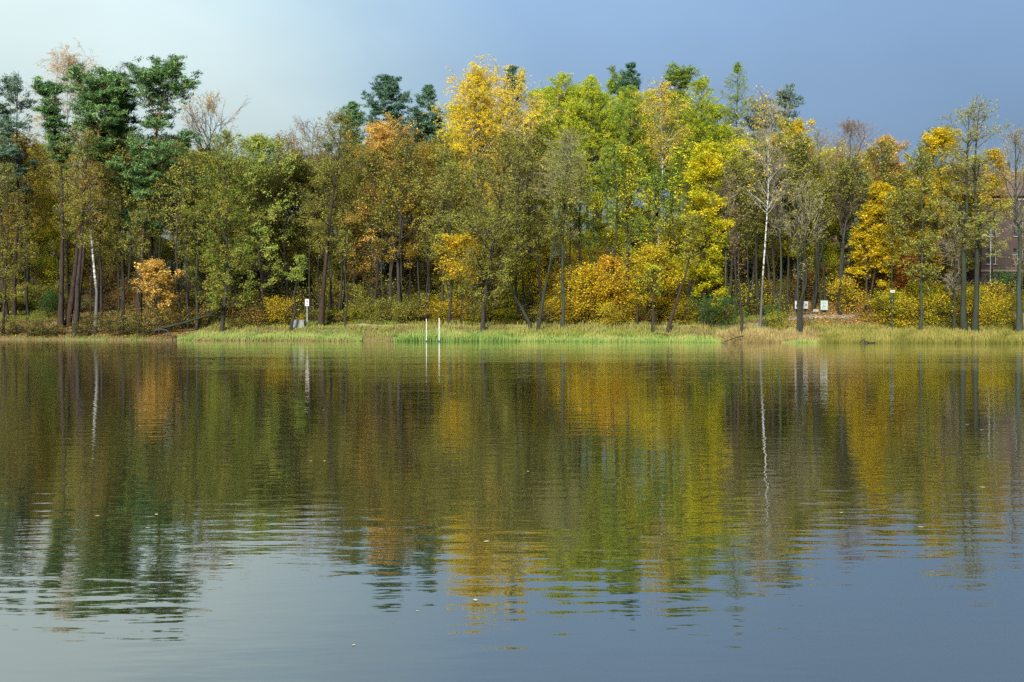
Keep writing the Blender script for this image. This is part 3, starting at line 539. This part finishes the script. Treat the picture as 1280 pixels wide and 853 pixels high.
MARKS = [(10, 'two topped grey pine'), (62, 'small crowned upright pine'), (100, 'leaning red stemmed pines'), (135, 'short white birch'), (178, 'tallest pine'), (225, 'pale orange oak sapling'), (277, 'broad green alder'),
         (330, 'dense light green tree'), (362, 'small crooked tree'), (405, 'forked dark alder'), (450, 'rust orange oak'), (500, 'dark limbed ochre tree'), (536, 'narrow dark conifer'), (590, 'golden birch'), (640, 'wide bank alder'), (680, 'slender leaning tree'),
         (715, 'clear yellow maple'), (765, 'orange young maple'), (815, 'golden young maple'), (850, 'leaning brown trunk'), (888, 'lemon yellow maple'), (927, 'thin leafless stem'), (955, 'bright white birch'), (1000, 'grey stem cluster'),
         (1030, 'map board'), (1062, 'leafless twig fan'), (1095, 'golden slanting maple'), (1137, 'red leaved maple'), (1180, 'tall yellow maple'), (1230, 'twin trunked alder'), (1280, 'leafless ash')]
def landmark(px): return min(MARKS, key=lambda q: abs(q[0] - px))[1]
rng = np.random.default_rng(77)
for row, (d0, d1, step) in enumerate(((13, 19, 34), (22, 31, 30), (34, 46, 27), (50, 64, 25), (20, 34, 27), (66, 80, 22), (28, 40, 20))):
    for px in np.arange(-90, 1375, step):
        px = px + rng.uniform(-.45, .45) * step; d = rng.uniform(d0, d1)
        if px > 1175 and d < 60 and row < 3 and px < 1400:
            if (row > 0 and d > 18) or px > 1215: continue                    # the brick house stands here
        zone = next(zz for lim, zz in ZONES if px < lim); wts = np.array([q[3] for q in zone], float)
        ty, bk, lf, _ = zone[rng.choice(len(zone), p=wts / wts.sum())]
        if row == 6:
            if not 560 < px < 905: continue
            ty, bk = 'pole', 'larch'; lf = rng.choice(['larch', 'larch', 'larch_green'])
        if row in (4, 5) and ty != 'young': ty, bk = 'young', 'brown'; lf = {'larch': 'yellow_green', 'needle_dark': 'olive'}.get(lf, lf)
        if row == 0 and ty == 'pole': ty = 'young'; lf = 'yellow_green'; bk = 'brown'
        x, y = spot(px, d); z0 = float(height(x, y))
        top = np.interp(px, SKY_PX, SKY_PY) + (rng.uniform(-10, 22) if 560 < px < 900 and ty == 'pole' else rng.uniform(4, 46)); H = max(zpix(top, y) - z0, 6)
        vi = rng.integers(0, len(PROTO[ty])); h0 = {'broad': 16, 'sparse': 17, 'young': 9, 'pole': 22}[ty]
        if ty == 'young': H = rng.uniform(6.5, 10.5)
        k = H / h0; kx = {'young': k, 'pole': 1.15 + .35 * rng.random()}.get(ty, .75 + .25 * k + .1 * rng.random())
        plant(NAMES[ty], PROTO[ty][vi], x, y, f"{DESC[ty]} with {LCOL.get(lf, lf.replace('_', ' '))} leaves {('close behind', 'behind', 'well behind', 'far behind', 'among the stems behind', 'beyond', 'standing tall behind')[row]} the {landmark(px)}",
              group=f"{LCOL.get(lf, lf)} {DESC[ty]}s deeper in the wood", rz=rng.uniform(0, 6.28), scale=(kx, kx, k), mats=mset(bk, lf), z=z0)

# thin dark stems standing between the larger trees
STEMS = [tree_meshes('thin', 13, 1.7, 400 + q, B['dark'], LF['olive'], leaves=900, cb=.58, r0=.0095, wob0=.14 + .05 * q, n1=20) for q in range(4)]
rng = np.random.default_rng(21)
for lo, hi, n in ((115, 260, 9), (20, 380, 9), (380, 570, 19), (570, 690, 10), (690, 905, 24), (905, 1085, 17), (1085, 1210, 7)):
    for q in range(n):
        px = lo + (hi - lo) * (q + rng.uniform(.1, .9)) / n; d = rng.uniform(8.6, 12.5) if (lo, hi) != (115, 260) else rng.uniform(2.5, 8); x, y = spot(px, d); k = rng.uniform(.85, 1.5)
        lf = 'olive' if px < 690 or px > 905 else 'larch_green' if rng.random() < .5 else 'yellow_green'
        plant('slim_tree', STEMS[rng.integers(0, 4)], x, y, f"slim dark stem with few {LCOL.get(lf, lf)} leaves just behind the {landmark(px)}", group=f"slim dark stems with {LCOL.get(lf, lf)} leaves", rz=rng.uniform(0, 6.28),
              scale=(k * .95, k * .95, k), mats=mset(rng.choice(['dark', 'dark', 'mossy', 'larch']), lf))

# ------------------------------------------------------------------ shrubs of the undergrowth
BUSH = [tree_meshes('bush', 3.0, 1.9, 300 + s, B['brown'], LF['olive'], leaves=4600) for s in range(5)]
TWIGGY = [tree_meshes('bush', 2.6, 1.6, 320 + s, B['brown'], LF['olive'], leaves=700, n2=7) for s in range(2)]
OPENB = [tree_meshes('maple', 3.4, 2.2, 340 + s, B['brown'], LF['yellow'], stems=4, spread=.9, cb=.06, prof='dome', leaves=1500, size=.155, n1=26, e0=0, spreadl=.3, r0=.008, wob0=.3, dead=0) for s in range(4)]
def shrub(px, d, wpx, hpx, lf, label, group=None, src=None, bk='brown', name='shrub', seed=0):
    x, y = spot(px, d); r = np.random.default_rng(seed + int(px * 7) + 5000); src = src or BUSH; me = src[r.integers(0, len(src))]
    if src is BUSH and lf in ('yellow', 'gold', 'yellow_green', 'deep_green', 'green', 'ochre'): src = OPENB; me = src[r.integers(0, len(src))]
    kx = wpx / FPX * y / (1.9 if src is BUSH else 2.2 if src is OPENB else 1.6) * (.92 if src is not OPENB else 1.15); kz = hpx / FPX * y / (3.0 if src is BUSH else 3.4 if src is OPENB else 2.6)
    return plant(name, me, x, y, label, 'shrub', group, rz=r.uniform(0, 6.28), scale=(kx, kx, kz), mats=mset(bk, lf))
NAMED = [
 (762, 5.5, 17, 34, 'yellow', 'small bright lemon yellow shrub beside the earth path'),
 (892, 5.0, 30, 48, 'deep_green', 'fresh green bush below the lemon yellow maple'),
 (962, 4.6, 14, 34, 'deep_green', 'small green bush at the foot of the white birch'),
 (972, 2.6, 14, 30, 'yellow_green', 'low yellow shrub beside the thin grey stems'),
 (378, 5.4, 7, 18, 'gold', 'little yellow shrub leaning on the warning sign'),
 (345, 5.5, 18, 42, 'gold', 'yellow orange shrub beside the crooked tree'),
 (1244, 7.5, 24, 56, 'gold', 'tall golden shrub under the street lamp'),
 (1252, 10.0, 24, 58, 'deep_green', 'green shrub behind the golden one under the street lamp'),
 (214, 3.4, 22, 34, 'ochre', 'ochre shrub behind the pale orange oak sapling'),
 (60, 10, 16, 40, 'deep_green', 'bright green bush on the grassy slope behind the pines'),
 (1060, 9.5, 24, 50, 'yellow', 'yellow shrub on the slope above the gravel path'),
 (1160, 5.5, 26, 50, 'yellow_green', 'yellow green shrub behind the slim mossy tree'),
 (1130, 4.5, 24, 44, 'yellow', 'broad yellow shrub behind the tall yellow reeds'),
 (1185, 5.0, 22, 36, 'green', 'green shrub between the slim tree and the twin alder'),
]
for px, d, wpx, hpx, lf, lb in NAMED: shrub(px, d, wpx, hpx, lf, lb)
UZ = [(60, ('ochre', 'olive_brown', 'olive')), (240, ('brown', 'olive_brown', 'ochre')), (390, ('olive', 'green', 'ochre', 'olive')), (560, ('olive', 'olive_brown', 'olive', 'yellow_green')),
      (690, ('olive', 'yellow', 'olive', 'yellow_green')), (860, ('yellow', 'ochre', 'yellow_green', 'olive')), (980, ('yellow_green', 'olive', 'ochre')), (1090, ('ochre', 'brown', 'yellow')), (1400, ('yellow', 'yellow_green', 'ochre', 'olive'))]
rng = np.random.default_rng(15)
for px in (1098, 1112, 1122, 1142, 1152, 1172, 1196, 1206, 1222, 1232, 1256, 1266, 700, 716, 748, 778, 800, 846, 862):
    lf = ('yellow', 'yellow_green', 'gold')[int(rng.integers(0, 3))]; ln = LCOL.get(lf, lf)
    shrub(px, rng.uniform(4.2, 7.5) if px > 1000 else rng.uniform(9, 11), rng.uniform(20, 28), rng.uniform(34, 56), lf, f"loose {ln} shrub on the bank beside the {landmark(px)}", f"loose {ln} shrubs along the bank")
rng = np.random.default_rng(5)
for d0, d1, step, h0, h1 in ((9.2, 11, 26, 16, 38), (12, 17, 27, 28, 58), (24, 34, 30, 50, 80)):
    for px in np.arange(-50, 1330, step):
        px += rng.uniform(-.4, .4) * step; d = rng.uniform(d0, d1)
        if 985 < px < 1085 and d < 13: continue
        if px < 235: d += 4
        if px > 1210 and d > 11: continue
        lf = rng.choice(next(zz for lim, zz in UZ if px < lim)); src = BUSH if rng.random() < .5 else TWIGGY; ln = LCOL.get(lf, lf)
        shrub(px, d, rng.uniform(20, 34), rng.uniform(h0, h1), lf, f"{ln} {'leafy' if src is BUSH else 'twiggy'} shrub {'low' if d0 < 10 else 'taller' if d0 < 20 else 'deep'} in the undergrowth behind the {landmark(px)}", f"{ln} {'leafy' if src is BUSH else 'twiggy'} shrubs in the undergrowth", src, seed=int(d * 10))
for px, d, hp in ((6, .9, 22), (20, 1.6, 28), (38, .8, 20), (52, 1.2, 22), (66, .8, 16), (104, .7, 20), (132, 1.6, 34), (144, .8, 24), (158, 1.4, 32), (170, 2.6, 40), (182, .8, 26), (206, 2.4, 36), (226, 4.2, 34), (246, 4.8, 34), (300, 4.6, 30), (322, 5, 34), (110, 4.0, 24)):
    shrub(px, d, 20, hp, 'olive_brown' if px < 210 else 'ochre', f'low tangle of brown twigs and withered leaves by the {landmark(px)}' if px < 210 else 'low ochre twiggy bush at the back of the green reeds',
          'brown twig tangles on the bank' if px < 210 else 'ochre bushes behind the green reeds', TWIGGY, name='twiggy_bush', seed=3)

# ------------------------------------------------------------------ reeds, grass, fallen leaves
def blades(name, n, p0, p1, d0, d1, h0, h1, wd, lf, label, seed, bend=.25, dfun=None, patch=.0):
    r = np.random.default_rng(seed); px = r.uniform(p0, p1, n); u = r.uniform(0, 1, n)
    s = (px - 640) / FPX; dd = d0 + (d1 - d0) * u
    edge = np.minimum(1, np.minimum(px - p0, p1 - px) / 22.) if patch == 0 else np.ones(n)
    edge = np.clip(edge, .15, 1)
    Y = 100 + dd
    for _ in range(12): Y = shore(s * Y) + dd
    x = s * Y; z = np.maximum(height(x, Y), -.15)
    cl = .5 + .5 * np.sin(x * 1.3 + np.sin(Y * 2.2) * 1.5) * np.sin(x * .47 + 1.0)
    h = (h0 + (h1 - h0) * r.uniform(0, 1, n) ** 1.5) * (.7 + .45 * cl) * (.55 + .45 * edge)
    az = r.uniform(0, 6.283, n); b = r.uniform(.0, bend, n) * h; dx, dy = np.cos(az) * b, np.sin(az) * b
    fa = r.uniform(-.9, .9, n); wx, wy = np.cos(fa) * wd, np.sin(fa) * wd
    P = lambda fx, fz, ww: np.stack([x + dx * fx + wx * ww, Y + dy * fx + wy * ww, z + h * fz], 1)
    V = np.stack([P(0, -.03, -.5), P(0, -.03, .5), P(.3, .6, .5), P(.3, .6, -.5), P(1, 1, .12), P(1, 1, -.12)], 1).reshape(-1, 3)
    i = np.arange(n)[:, None] * 6; Q = np.concatenate([i + np.array([[0, 1, 2, 3]]), i + np.array([[3, 2, 4, 5]])])
    var = np.clip(.2 + .6 * cl + r.normal(0, .18, n), 0, 1); var = np.r_[var * .45, var]; NTRI[0] += 4 * n  # lower part of each blade darker: self-shadow of dense reeds painted into the tint
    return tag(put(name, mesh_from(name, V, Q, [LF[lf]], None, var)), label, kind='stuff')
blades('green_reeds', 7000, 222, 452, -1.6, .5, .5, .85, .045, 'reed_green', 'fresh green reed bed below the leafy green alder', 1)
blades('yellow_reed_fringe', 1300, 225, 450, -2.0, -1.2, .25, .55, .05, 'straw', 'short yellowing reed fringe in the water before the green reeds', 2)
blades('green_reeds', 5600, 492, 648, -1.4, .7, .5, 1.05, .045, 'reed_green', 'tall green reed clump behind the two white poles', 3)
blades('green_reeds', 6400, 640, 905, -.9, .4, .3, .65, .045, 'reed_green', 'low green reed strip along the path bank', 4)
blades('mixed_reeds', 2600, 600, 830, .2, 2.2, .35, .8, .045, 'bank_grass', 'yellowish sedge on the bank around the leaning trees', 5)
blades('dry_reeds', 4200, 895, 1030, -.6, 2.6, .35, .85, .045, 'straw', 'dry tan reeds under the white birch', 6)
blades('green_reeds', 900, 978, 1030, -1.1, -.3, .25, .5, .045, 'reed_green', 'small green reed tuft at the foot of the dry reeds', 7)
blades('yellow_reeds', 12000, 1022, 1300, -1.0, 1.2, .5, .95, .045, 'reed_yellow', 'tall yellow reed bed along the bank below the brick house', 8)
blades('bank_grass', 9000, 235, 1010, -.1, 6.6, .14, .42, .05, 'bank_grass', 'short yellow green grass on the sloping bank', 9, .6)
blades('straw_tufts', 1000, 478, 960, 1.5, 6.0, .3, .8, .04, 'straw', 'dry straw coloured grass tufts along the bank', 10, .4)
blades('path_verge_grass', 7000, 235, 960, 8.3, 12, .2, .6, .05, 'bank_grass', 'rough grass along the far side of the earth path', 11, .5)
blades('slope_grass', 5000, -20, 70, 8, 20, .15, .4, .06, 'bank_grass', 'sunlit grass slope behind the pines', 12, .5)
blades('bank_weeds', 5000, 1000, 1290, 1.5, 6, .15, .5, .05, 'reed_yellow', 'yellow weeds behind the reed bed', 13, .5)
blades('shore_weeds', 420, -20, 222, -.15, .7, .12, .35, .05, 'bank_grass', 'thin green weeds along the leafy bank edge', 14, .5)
def litter(n, p0, p1, d0, d1, lf, label, seed):
    r = np.random.default_rng(seed); px = r.uniform(p0, p1, n); s = (px - 640) / FPX; dd = r.uniform(d0, d1, n); Y = 100 + dd
    for _ in range(12): Y = shore(s * Y) + dd
    x = s * Y; C = np.stack([x, Y, height(x, Y) + r.uniform(.03, .12, n)], 1)
    V, Q = leaf_quads(r, C, np.full(n, .17), .7, 1.6); NTRI[0] += n
    tag(put('fallen_leaves', mesh_from('fallen_leaves', V, Q, [LF[lf]], None, r.uniform(0, 1, n))), label, kind='stuff')
litter(15000, -30, 235, .2, 14, 'litter_brown', 'brown and ochre fallen leaves on the bank under the pines', 31)
litter(14000, 960, 1180, 4, 18, 'litter', 'orange fallen leaves on the slope around the notice boards', 32)
litter(9000, 235, 960, .8, 14, 'litter_brown', 'brown fallen leaves on the grassy bank and path', 33)

# ------------------------------------------------------------------ small things on the bank
WHITE = plain('white_paint', (.42, .41, .37), .6, (.28, .28, .24), 5.); STEEL = plain('galvanised_steel', (.34, .36, .37), .45, metal=.5)
DARKP = plain('dark_print', (.03, .035, .04), .6); REDP = plain('red_paint', (.55, .04, .03), .5); CONC = plain('concrete', (.17, .18, .16), .9, (.10, .12, .09), 3.)
WOODD = plain('dark_wood', (.07, .05, .035), .85); BOARD = plain('board_green_white', (.17, .22, .20), .5, (.25, .28, .25), 2.5); GREENP = plain('green_print', (.10, .20, .14), .6)
def thing(name, label, cat, loc, rz=0., group=None):
    e = bpy.data.objects.new(name, None); COL.objects.link(e); e.location = loc; e.rotation_euler = (0, 0, rz); return tag(e, label, cat, group)
def part(name, mb, m, par, flat=True): return put(name, mb.mesh(name, m, flat), par)
for px, top, lb in ((533, 399, 'slimmer white pole standing in the water before the green reeds'), (549, 398, 'thicker white pole standing in the water before the green reeds')):
    x, y = spot(px, -2.2); hgt_ = zpix(top, y); e = thing('marker_pole', lb, 'pole', (x, y, 0), group='white marker poles'); th = .04 if px == 533 else .048
    part('shaft', MB().tube([(0, 0, .12), (0, 0, hgt_)], [th, th], 12), WHITE, e, False); part('foot_band', MB().tube([(0, 0, -1.0), (0, 0, .12)], [th + .012, th + .012], 12), DARKP, e, False)
    part('cap', MB().tube([(0, 0, hgt_ + .002), (0, 0, hgt_ + .03)], [th * .95, th * .6], 12), WHITE, e, False)
# warning sign
x, y = spot(384, 5.2); z0 = float(height(x, y)); e = thing('warning_sign', 'white warning sign with red mark on a grey post', 'sign', (x, y, z0)); zt = zpix(374, y) - z0
part('post', MB().tube([(0, 0, -.2), (0, 0, zt - .05)], [.06, .06], 10), STEEL, e, False)
bd = part('board', MB().box((0, -.08, zt - .37), (.20, .012, .36)), WHITE, e)
part('red_mark', MB().box((.02, -.0955, zt - .2), (.14, .003, .05), 0).box((.02, -.0955, zt - .34), (.06, .003, .10)), REDP, e)
part('text_line', MB().box((0, -.0955, zt - .56), (.13, .003, .014)).box((0, -.0955, zt - .62), (.10, .003, .014)), DARKP, e)
x, y = spot(373, 4.6); e = thing('concrete_block', 'weathered grey concrete outlet block on the grassy bank', 'block', (x, y, float(height(x, y))), .1)
part('body', MB().box((0, 0, .22), (.62, .55, .52)), CONC, e); part('lid', MB().box((0, 0, .765), (.67, .60, .045)), CONC, e)
# notice boards
def board(px, d, py0, py1, wpx, panel, name, label, marks):
    x, y = spot(px, d); z0 = float(height(x, y)); e = thing(name, label, 'sign', (x, y, z0)); k = y / FPX; a, b = zpix(py1, y) - z0, zpix(py0, y) - z0; wv = wpx * k / 2
    for s in (-1, 1): part('post', MB().box((s * (wv - .05), .06, (b + .05) / 2 - .1), (.045, .045, (b + .05) / 2 + .1)), WOODD, e)
    part('panel', MB().box((0, -.01, (a + b) / 2), (wv, .018, (b - a) / 2)), panel, e)
    part('frame', MB().box((0, -.012, b + .03), (wv + .05, .03, .028)).box((0, -.012, a - .03), (wv + .05, .03, .028)), WOODD, e)
    for (u, v, uw, vw, mm) in marks: part('print', MB().box((u * wv, -.031, a + v * (b - a)), (uw * wv, .003, vw * (b - a))), mm, e)
    return e
board(998, 9.6, 376.5, 386, 9, WHITE, 'notice_board', 'white notice board with dark picture behind the thin stems', [(-.2, .35, .5, .2, DARKP), (.5, .75, .3, .06, DARKP)])
board(1007, 9.8, 377, 386, 6, WHITE, 'notice_board', 'narrow white notice board beside the pictured one', [(.1, .6, .5, .05, DARKP), (.1, .4, .5, .05, DARKP)])
board(1030, 9.6, 376, 387.5, 9, BOARD, 'map_board', 'pale green map board on dark posts beside the gravel path', [(-.15, .62, .1, .22, GREENP), (.1, .38, .3, .07, GREENP), (.35, .72, .2, .05, GREENP), (-.4, .25, .18, .05, GREENP)])
x, y = spot(1019.5, 8.8); z0 = float(height(x, y)); e = thing('low_sign', 'low white lectern plate beside the map board', 'sign', (x, y, z0)); zc = zpix(388.5, y) - z0
part('post', MB().box((0, .04, zc / 2 - .1), (.04, .04, zc / 2 + .05)), WOODD, e); part('plate', MB().box((0, 0, zc), (.26, .02, .14), 0, .6), WHITE, e)
x, y = spot(1115, 3.4); z0 = float(height(x, y)); e = thing('plate_sign', 'small white plate on a thin dark post behind the yellow reeds', 'sign', (x, y, z0)); zc = zpix(364.5, y) - z0
part('post', MB().tube([(0, 0, -.2), (0, 0, zc + .12)], [.045, .045], 8), DARKP, e, False); part('plate', MB().box((0, -.07, zc), (.2, .012, .115)), WHITE, e); part('print', MB().box((0, -.0855, zc + .01), (.11, .003, .03)), DARKP, e)
x, y = spot(1160, 7.6); z0 = float(height(x, y)); e = thing('tilted_sign', 'tilted white road sign between yellow shrubs', 'sign', (x, y, z0)); zc = zpix(361, y) - z0
part('post', MB().tube([(0, 0, -.2), (0, 0, zc + .1)], [.03, .03], 8), STEEL, e, False); part('plate', MB().add(np.array([(-.17, -.06, .17), (-.07, -.06, .22), (.17, -.06, -.14), (.07, -.06, -.2), (-.17, -.035, .17), (-.07, -.035, .22), (.17, -.035, -.14), (.07, -.035, -.2)]) + np.array([0, 0, zc]), [(0, 1, 2, 3), (4, 7, 6, 5), (0, 4, 5, 1), (1, 5, 6, 2), (2, 6, 7, 3), (3, 7, 4, 0)]), WHITE, e)
# street lamp
x, y = spot(1237.5, 11.5); z0 = float(height(x, y)); e = thing('street_lamp', 'white street lamp with arm before the brick house', 'street lamp', (x, y, z0)); zt = zpix(298, y) - z0
k = y / FPX; hx = -10 * k
part('pole', MB().tube([(0, 0, -.2), (0, 0, 1.0), (0, 0, zt)], [.09, .07, .045], 10), WHITE, e, False)
part('arm', MB().tube([(0, 0, zt - .02), (-.12, 0, zt + .12), (hx * .55, 0, zt + .22)], [.04, .035, .03], 8), WHITE, e, False)
part('lamp_head', MB().tube([(hx * .5, 0, zt + .2), (hx * .62, 0, zt + .28), (hx * .95, 0, zt + .32), (hx * 1.1, 0, zt + .25)], [.05, .12, .13, .05], 10), WHITE, e, False)
# brick house
m, t, o = mat('house_brick'); tcn = N(t, 'ShaderNodeTexCoord'); sp = N(t, 'ShaderNodeSeparateXYZ', {0: tcn.outputs['Object']})
cx = N(t, 'ShaderNodeCombineXYZ', {0: M2('ADD', sp.outputs[0], sp.outputs[1]), 1: sp.outputs[2]}) if False else None
ad = N(t, 'ShaderNodeMath', {0: sp.outputs[0], 1: sp.outputs[1]}, operation='ADD'); cx = N(t, 'ShaderNodeCombineXYZ', {0: ad.outputs[0], 1: sp.outputs[2]})
br = N(t, 'ShaderNodeTexBrick', {'Vector': cx.outputs[0], 'Color1': (.045, .023, .017, 1), 'Color2': (.032, .018, .014, 1), 'Mortar': (.036, .032, .027, 1), 'Scale': 1.0, 'Mortar Size': .008, 'Brick Width': .26, 'Row Height': .08})
n1 = N(t, 'ShaderNodeTexNoise', {'Vector': tcn.outputs['Object'], 'Scale': .8, 'Detail': 5}); st = ramp_node(t, n1.outputs[0], [(.3, (.6, .6, .6)), (.7, (1.1, 1.1, 1.1))])
c = N(t, 'ShaderNodeMix', {0: 1.0, 6: br.outputs[0], 7: st}, data_type='RGBA', blend_type='MULTIPLY').outputs[2]
p = N(t, 'ShaderNodeBsdfPrincipled', {'Base Color': c, 'Roughness': .9}); t.links.new(p.outputs[0], o.inputs[0]); BRICK = m
ROOF = plain('roof_tile', (.10, .045, .035), .8, (.06, .035, .03), 2.); GLASS = plain('window_glass', (.02, .025, .025), .08); FRAME = plain('window_frame', (.22, .23, .21), .6); LEDGE = plain('stone_ledge', (.16, .12, .10), .9)
x0, y0 = spot(1226, 24); z0 = float(height(x0 + 8, y0)) - 1.0; Wd, Dp = 26., 11.; Ht = zpix(246, y0) - z0
e = thing('brick_house', 'dark red brick house of three storeys behind the yellow maples', 'house', (x0, y0, z0))
wall = MB(); cols = [1.1 + 2.9 * i for i in range(9)]; rows_ = [2.0, 5.0, 8.0]; ww, wh = 1.1, 1.7
xb = [0.] ; 
for cxx in cols: xb += [cxx - ww / 2, cxx + ww / 2]
xb.append(Wd); zb = [0.]
for rz_ in rows_: zb += [rz_, rz_ + wh]
zb.append(Ht)
for i in range(len(xb) - 1):
    for j in range(len(zb) - 1):
        if i % 2 == 1 and j % 2 == 1: continue                   # window opening
        wall.box(((xb[i] + xb[i + 1]) / 2, .2, (zb[j] + zb[j + 1]) / 2), ((xb[i + 1] - xb[i]) / 2, .2, (zb[j + 1] - zb[j]) / 2))
wall.box((.2, Dp / 2 + .2, Ht / 2), (.2, Dp / 2 - .2, Ht / 2)).box((Wd - .2, Dp / 2 + .2, Ht / 2), (.2, Dp / 2 - .2, Ht / 2)).box((Wd / 2, Dp + .2, Ht / 2), (Wd / 2, .2, Ht / 2))
part('wall', wall, BRICK, e)
for zz in (4.3, Ht - .35): part('ledge', MB().box((Wd / 2, -.05, zz), (Wd / 2 + .08, .12, .10)), LEDGE, e)
fm = MB().box((0, .22, wh / 2), (.035, .03, wh / 2 - .06)).box((0, .22, .03), (ww / 2, .04, .03)).box((0, .22, wh - .03), (ww / 2, .04, .03)).box((-ww / 2 + .03, .22, wh / 2), (.03, .04, wh / 2 - .06)).box((ww / 2 - .03, .22, wh / 2), (.03, .04, wh / 2 - .06)).box((0, .22, wh * .62), (ww / 2 - .06, .028, .025)).mesh('window', FRAME)
gm = MB().box((0, .27, wh / 2), (ww / 2, .008, wh / 2)).mesh('pane', GLASS); sm = MB().box((0, -.03, -.04), (ww / 2 + .1, .12, .04)).mesh('sill', LEDGE)
for cxx in cols:
    for rz_ in rows_:
        wn_ = put('window', fm, e, (cxx, 0, rz_)); put('pane', gm, wn_); put('sill', sm, wn_)
rf = MB(); rf.add([(-.5, -.6, Ht), (Wd + .5, -.6, Ht), (Wd + .5, Dp + 1, Ht), (-.5, Dp + 1, Ht), (2.5, Dp / 2, Ht + 3.4), (Wd - 2.5, Dp / 2, Ht + 3.4), (2.5, Dp / 2 + .01, Ht + 3.4), (Wd - 2.5, Dp / 2 + .01, Ht + 3.4)],
       [(0, 1, 5, 4), (3, 6, 7, 2), (0, 4, 6, 3), (1, 2, 7, 5), (0, 3, 2, 1)]); roof = part('roof', rf, ROOF, e)
part('chimney', MB().box((5, Dp / 2, Ht + 3.2), (.45, .45, 1.2)), BRICK, roof)
# driftwood and fallen stems
def log(px, d, pts, rad, name, label, bk='dark', sub=()):
    x, y = spot(px, d); z0 = max(float(height(x, y)), 0.); e = thing(name, label, 'log' if 'log' in name or 'trunk' in name else 'branch', (x, y, z0))
    part('stem', MB().tube(pts, rad, 8), B[bk], e, False)
    for (pp, rr) in sub: part('twig', MB().tube(pp, rr, 6), B[bk], e, False)
log(186, 1.2, [(-.4, 0, .2), (1.2, .1, .75), (3.2, .3, 1.25), (5.6, .6, 2.0), (7.4, .9, 2.9)], [.17, .15, .13, .10, .06], 'fallen_trunk', 'fallen grey brown trunk slanting up from the leafy bank', 'mossy',
    [([(3.2, .3, 1.25), (3.6, -.2, 2.2), (4.3, -.3, 3.0)], [.06, .04, .015]), ([(5.6, .6, 2.), (6.6, .2, 2.1), (7.6, .1, 1.9)], [.05, .03, .015])])
log(203, -.3, [(-1.0, .2, .9), (-.3, 0, 1.15), (.5, -.1, 1.0), (1.0, -.2, .4), (1.15, -.2, -.2)], [.09, .08, .07, .06, .04], 'drooping_branch', 'arched dead branch hanging into the water below the oak sapling', 'grey',
    [([(-.3, 0, 1.15), (-.4, -.2, .5), (-.7, -.3, -.1)], [.04, .03, .015]), ([(.2, -.1, 1.05), (.3, -.3, .5), (.0, -.4, -.1)], [.04, .03, .015]), ([(.5, -.1, 1.), (.6, -.4, .5), (.9, -.6, .1)], [.03, .02, .012])])
log(1082, -1.7, [(-.5, 0, .05), (-.15, 0, .3), (.0, 0, .1), (.45, .05, .02), (.9, .1, .06)], [.05, .07, .07, .05, .03], 'drifting_branch', 'dark crooked branch lying in the water before the yellow reeds', 'dark', [([(-.15, 0, .3), (.05, 0, .5)], [.04, .015])])
log(915, -1.2, [(1.1, .4, .6), (.4, .1, .45), (-.4, -.1, .2), (-1.1, -.2, -.05)], [.06, .05, .04, .02], 'drooping_branch', 'dark branch drooping into the water beside the thin leafless stem', 'dark',
    [([(.4, .1, .45), (-.1, 0, .8), (-.4, -.1, 1.3)], [.03, .025, .01]), ([(-.4, -.1, .2), (-.9, 0, .5), (-1.2, 0, .8)], [.03, .02, .01]), ([(.8, .2, .5), (.5, 0, 1.0), (.6, 0, 1.5)], [.03, .02, .01])])
log(824, 1.6, [(-.9, 0, .15), (0, .1, .22), (.9, .1, .12)], [.10, .12, .08], 'rotten_log', 'rotten brown log lying by the thin dark stem', 'brown')
# floating leaves
FL = plain('floating_leaf', (.62, .52, .25), .6, (.45, .33, .10), 30.)
rng = np.random.default_rng(9)
lm = mesh_from('floating_leaf', [(-.05, 0, 0), (-.02, .026, .001), (.02, .022, .001), (.055, 0, .002), (.02, -.024, .001), (-.02, -.026, .001)], [(0, 5, 2, 1), (5, 4, 3, 2)], [FL])
for px, py, s in ((388, 577, 1.2), (405, 577, 1.1), (608, 678, 1.3), (594, 752, 1.1), (441, 809, .6), (521, 766, .5), (765, 537, 1.4), (1210, 531, 1.6), (1228, 538, 1.5), (1230, 610, 1.4), (1153, 660, 1.2), (120, 646, 1.0),
                 (183, 661, .9), (194, 644, 1.2), (287, 706, 1.0), (404, 513, 1.6), (660, 590, .9), (1053, 642, .9)):
    y = CAMH * FPX / (py - HORIZON); x = (px - 640) / FPX * y; s *= .5
    tag(put('floating_leaf', lm, None, (x, y, .002), (0, 0, rng.uniform(0, 6.28)), (s, s, 1)), 'single pale yellow leaf floating on the open water', 'leaf', 'leaves floating on the lake')
print('TRIANGLES', NTRI[0])
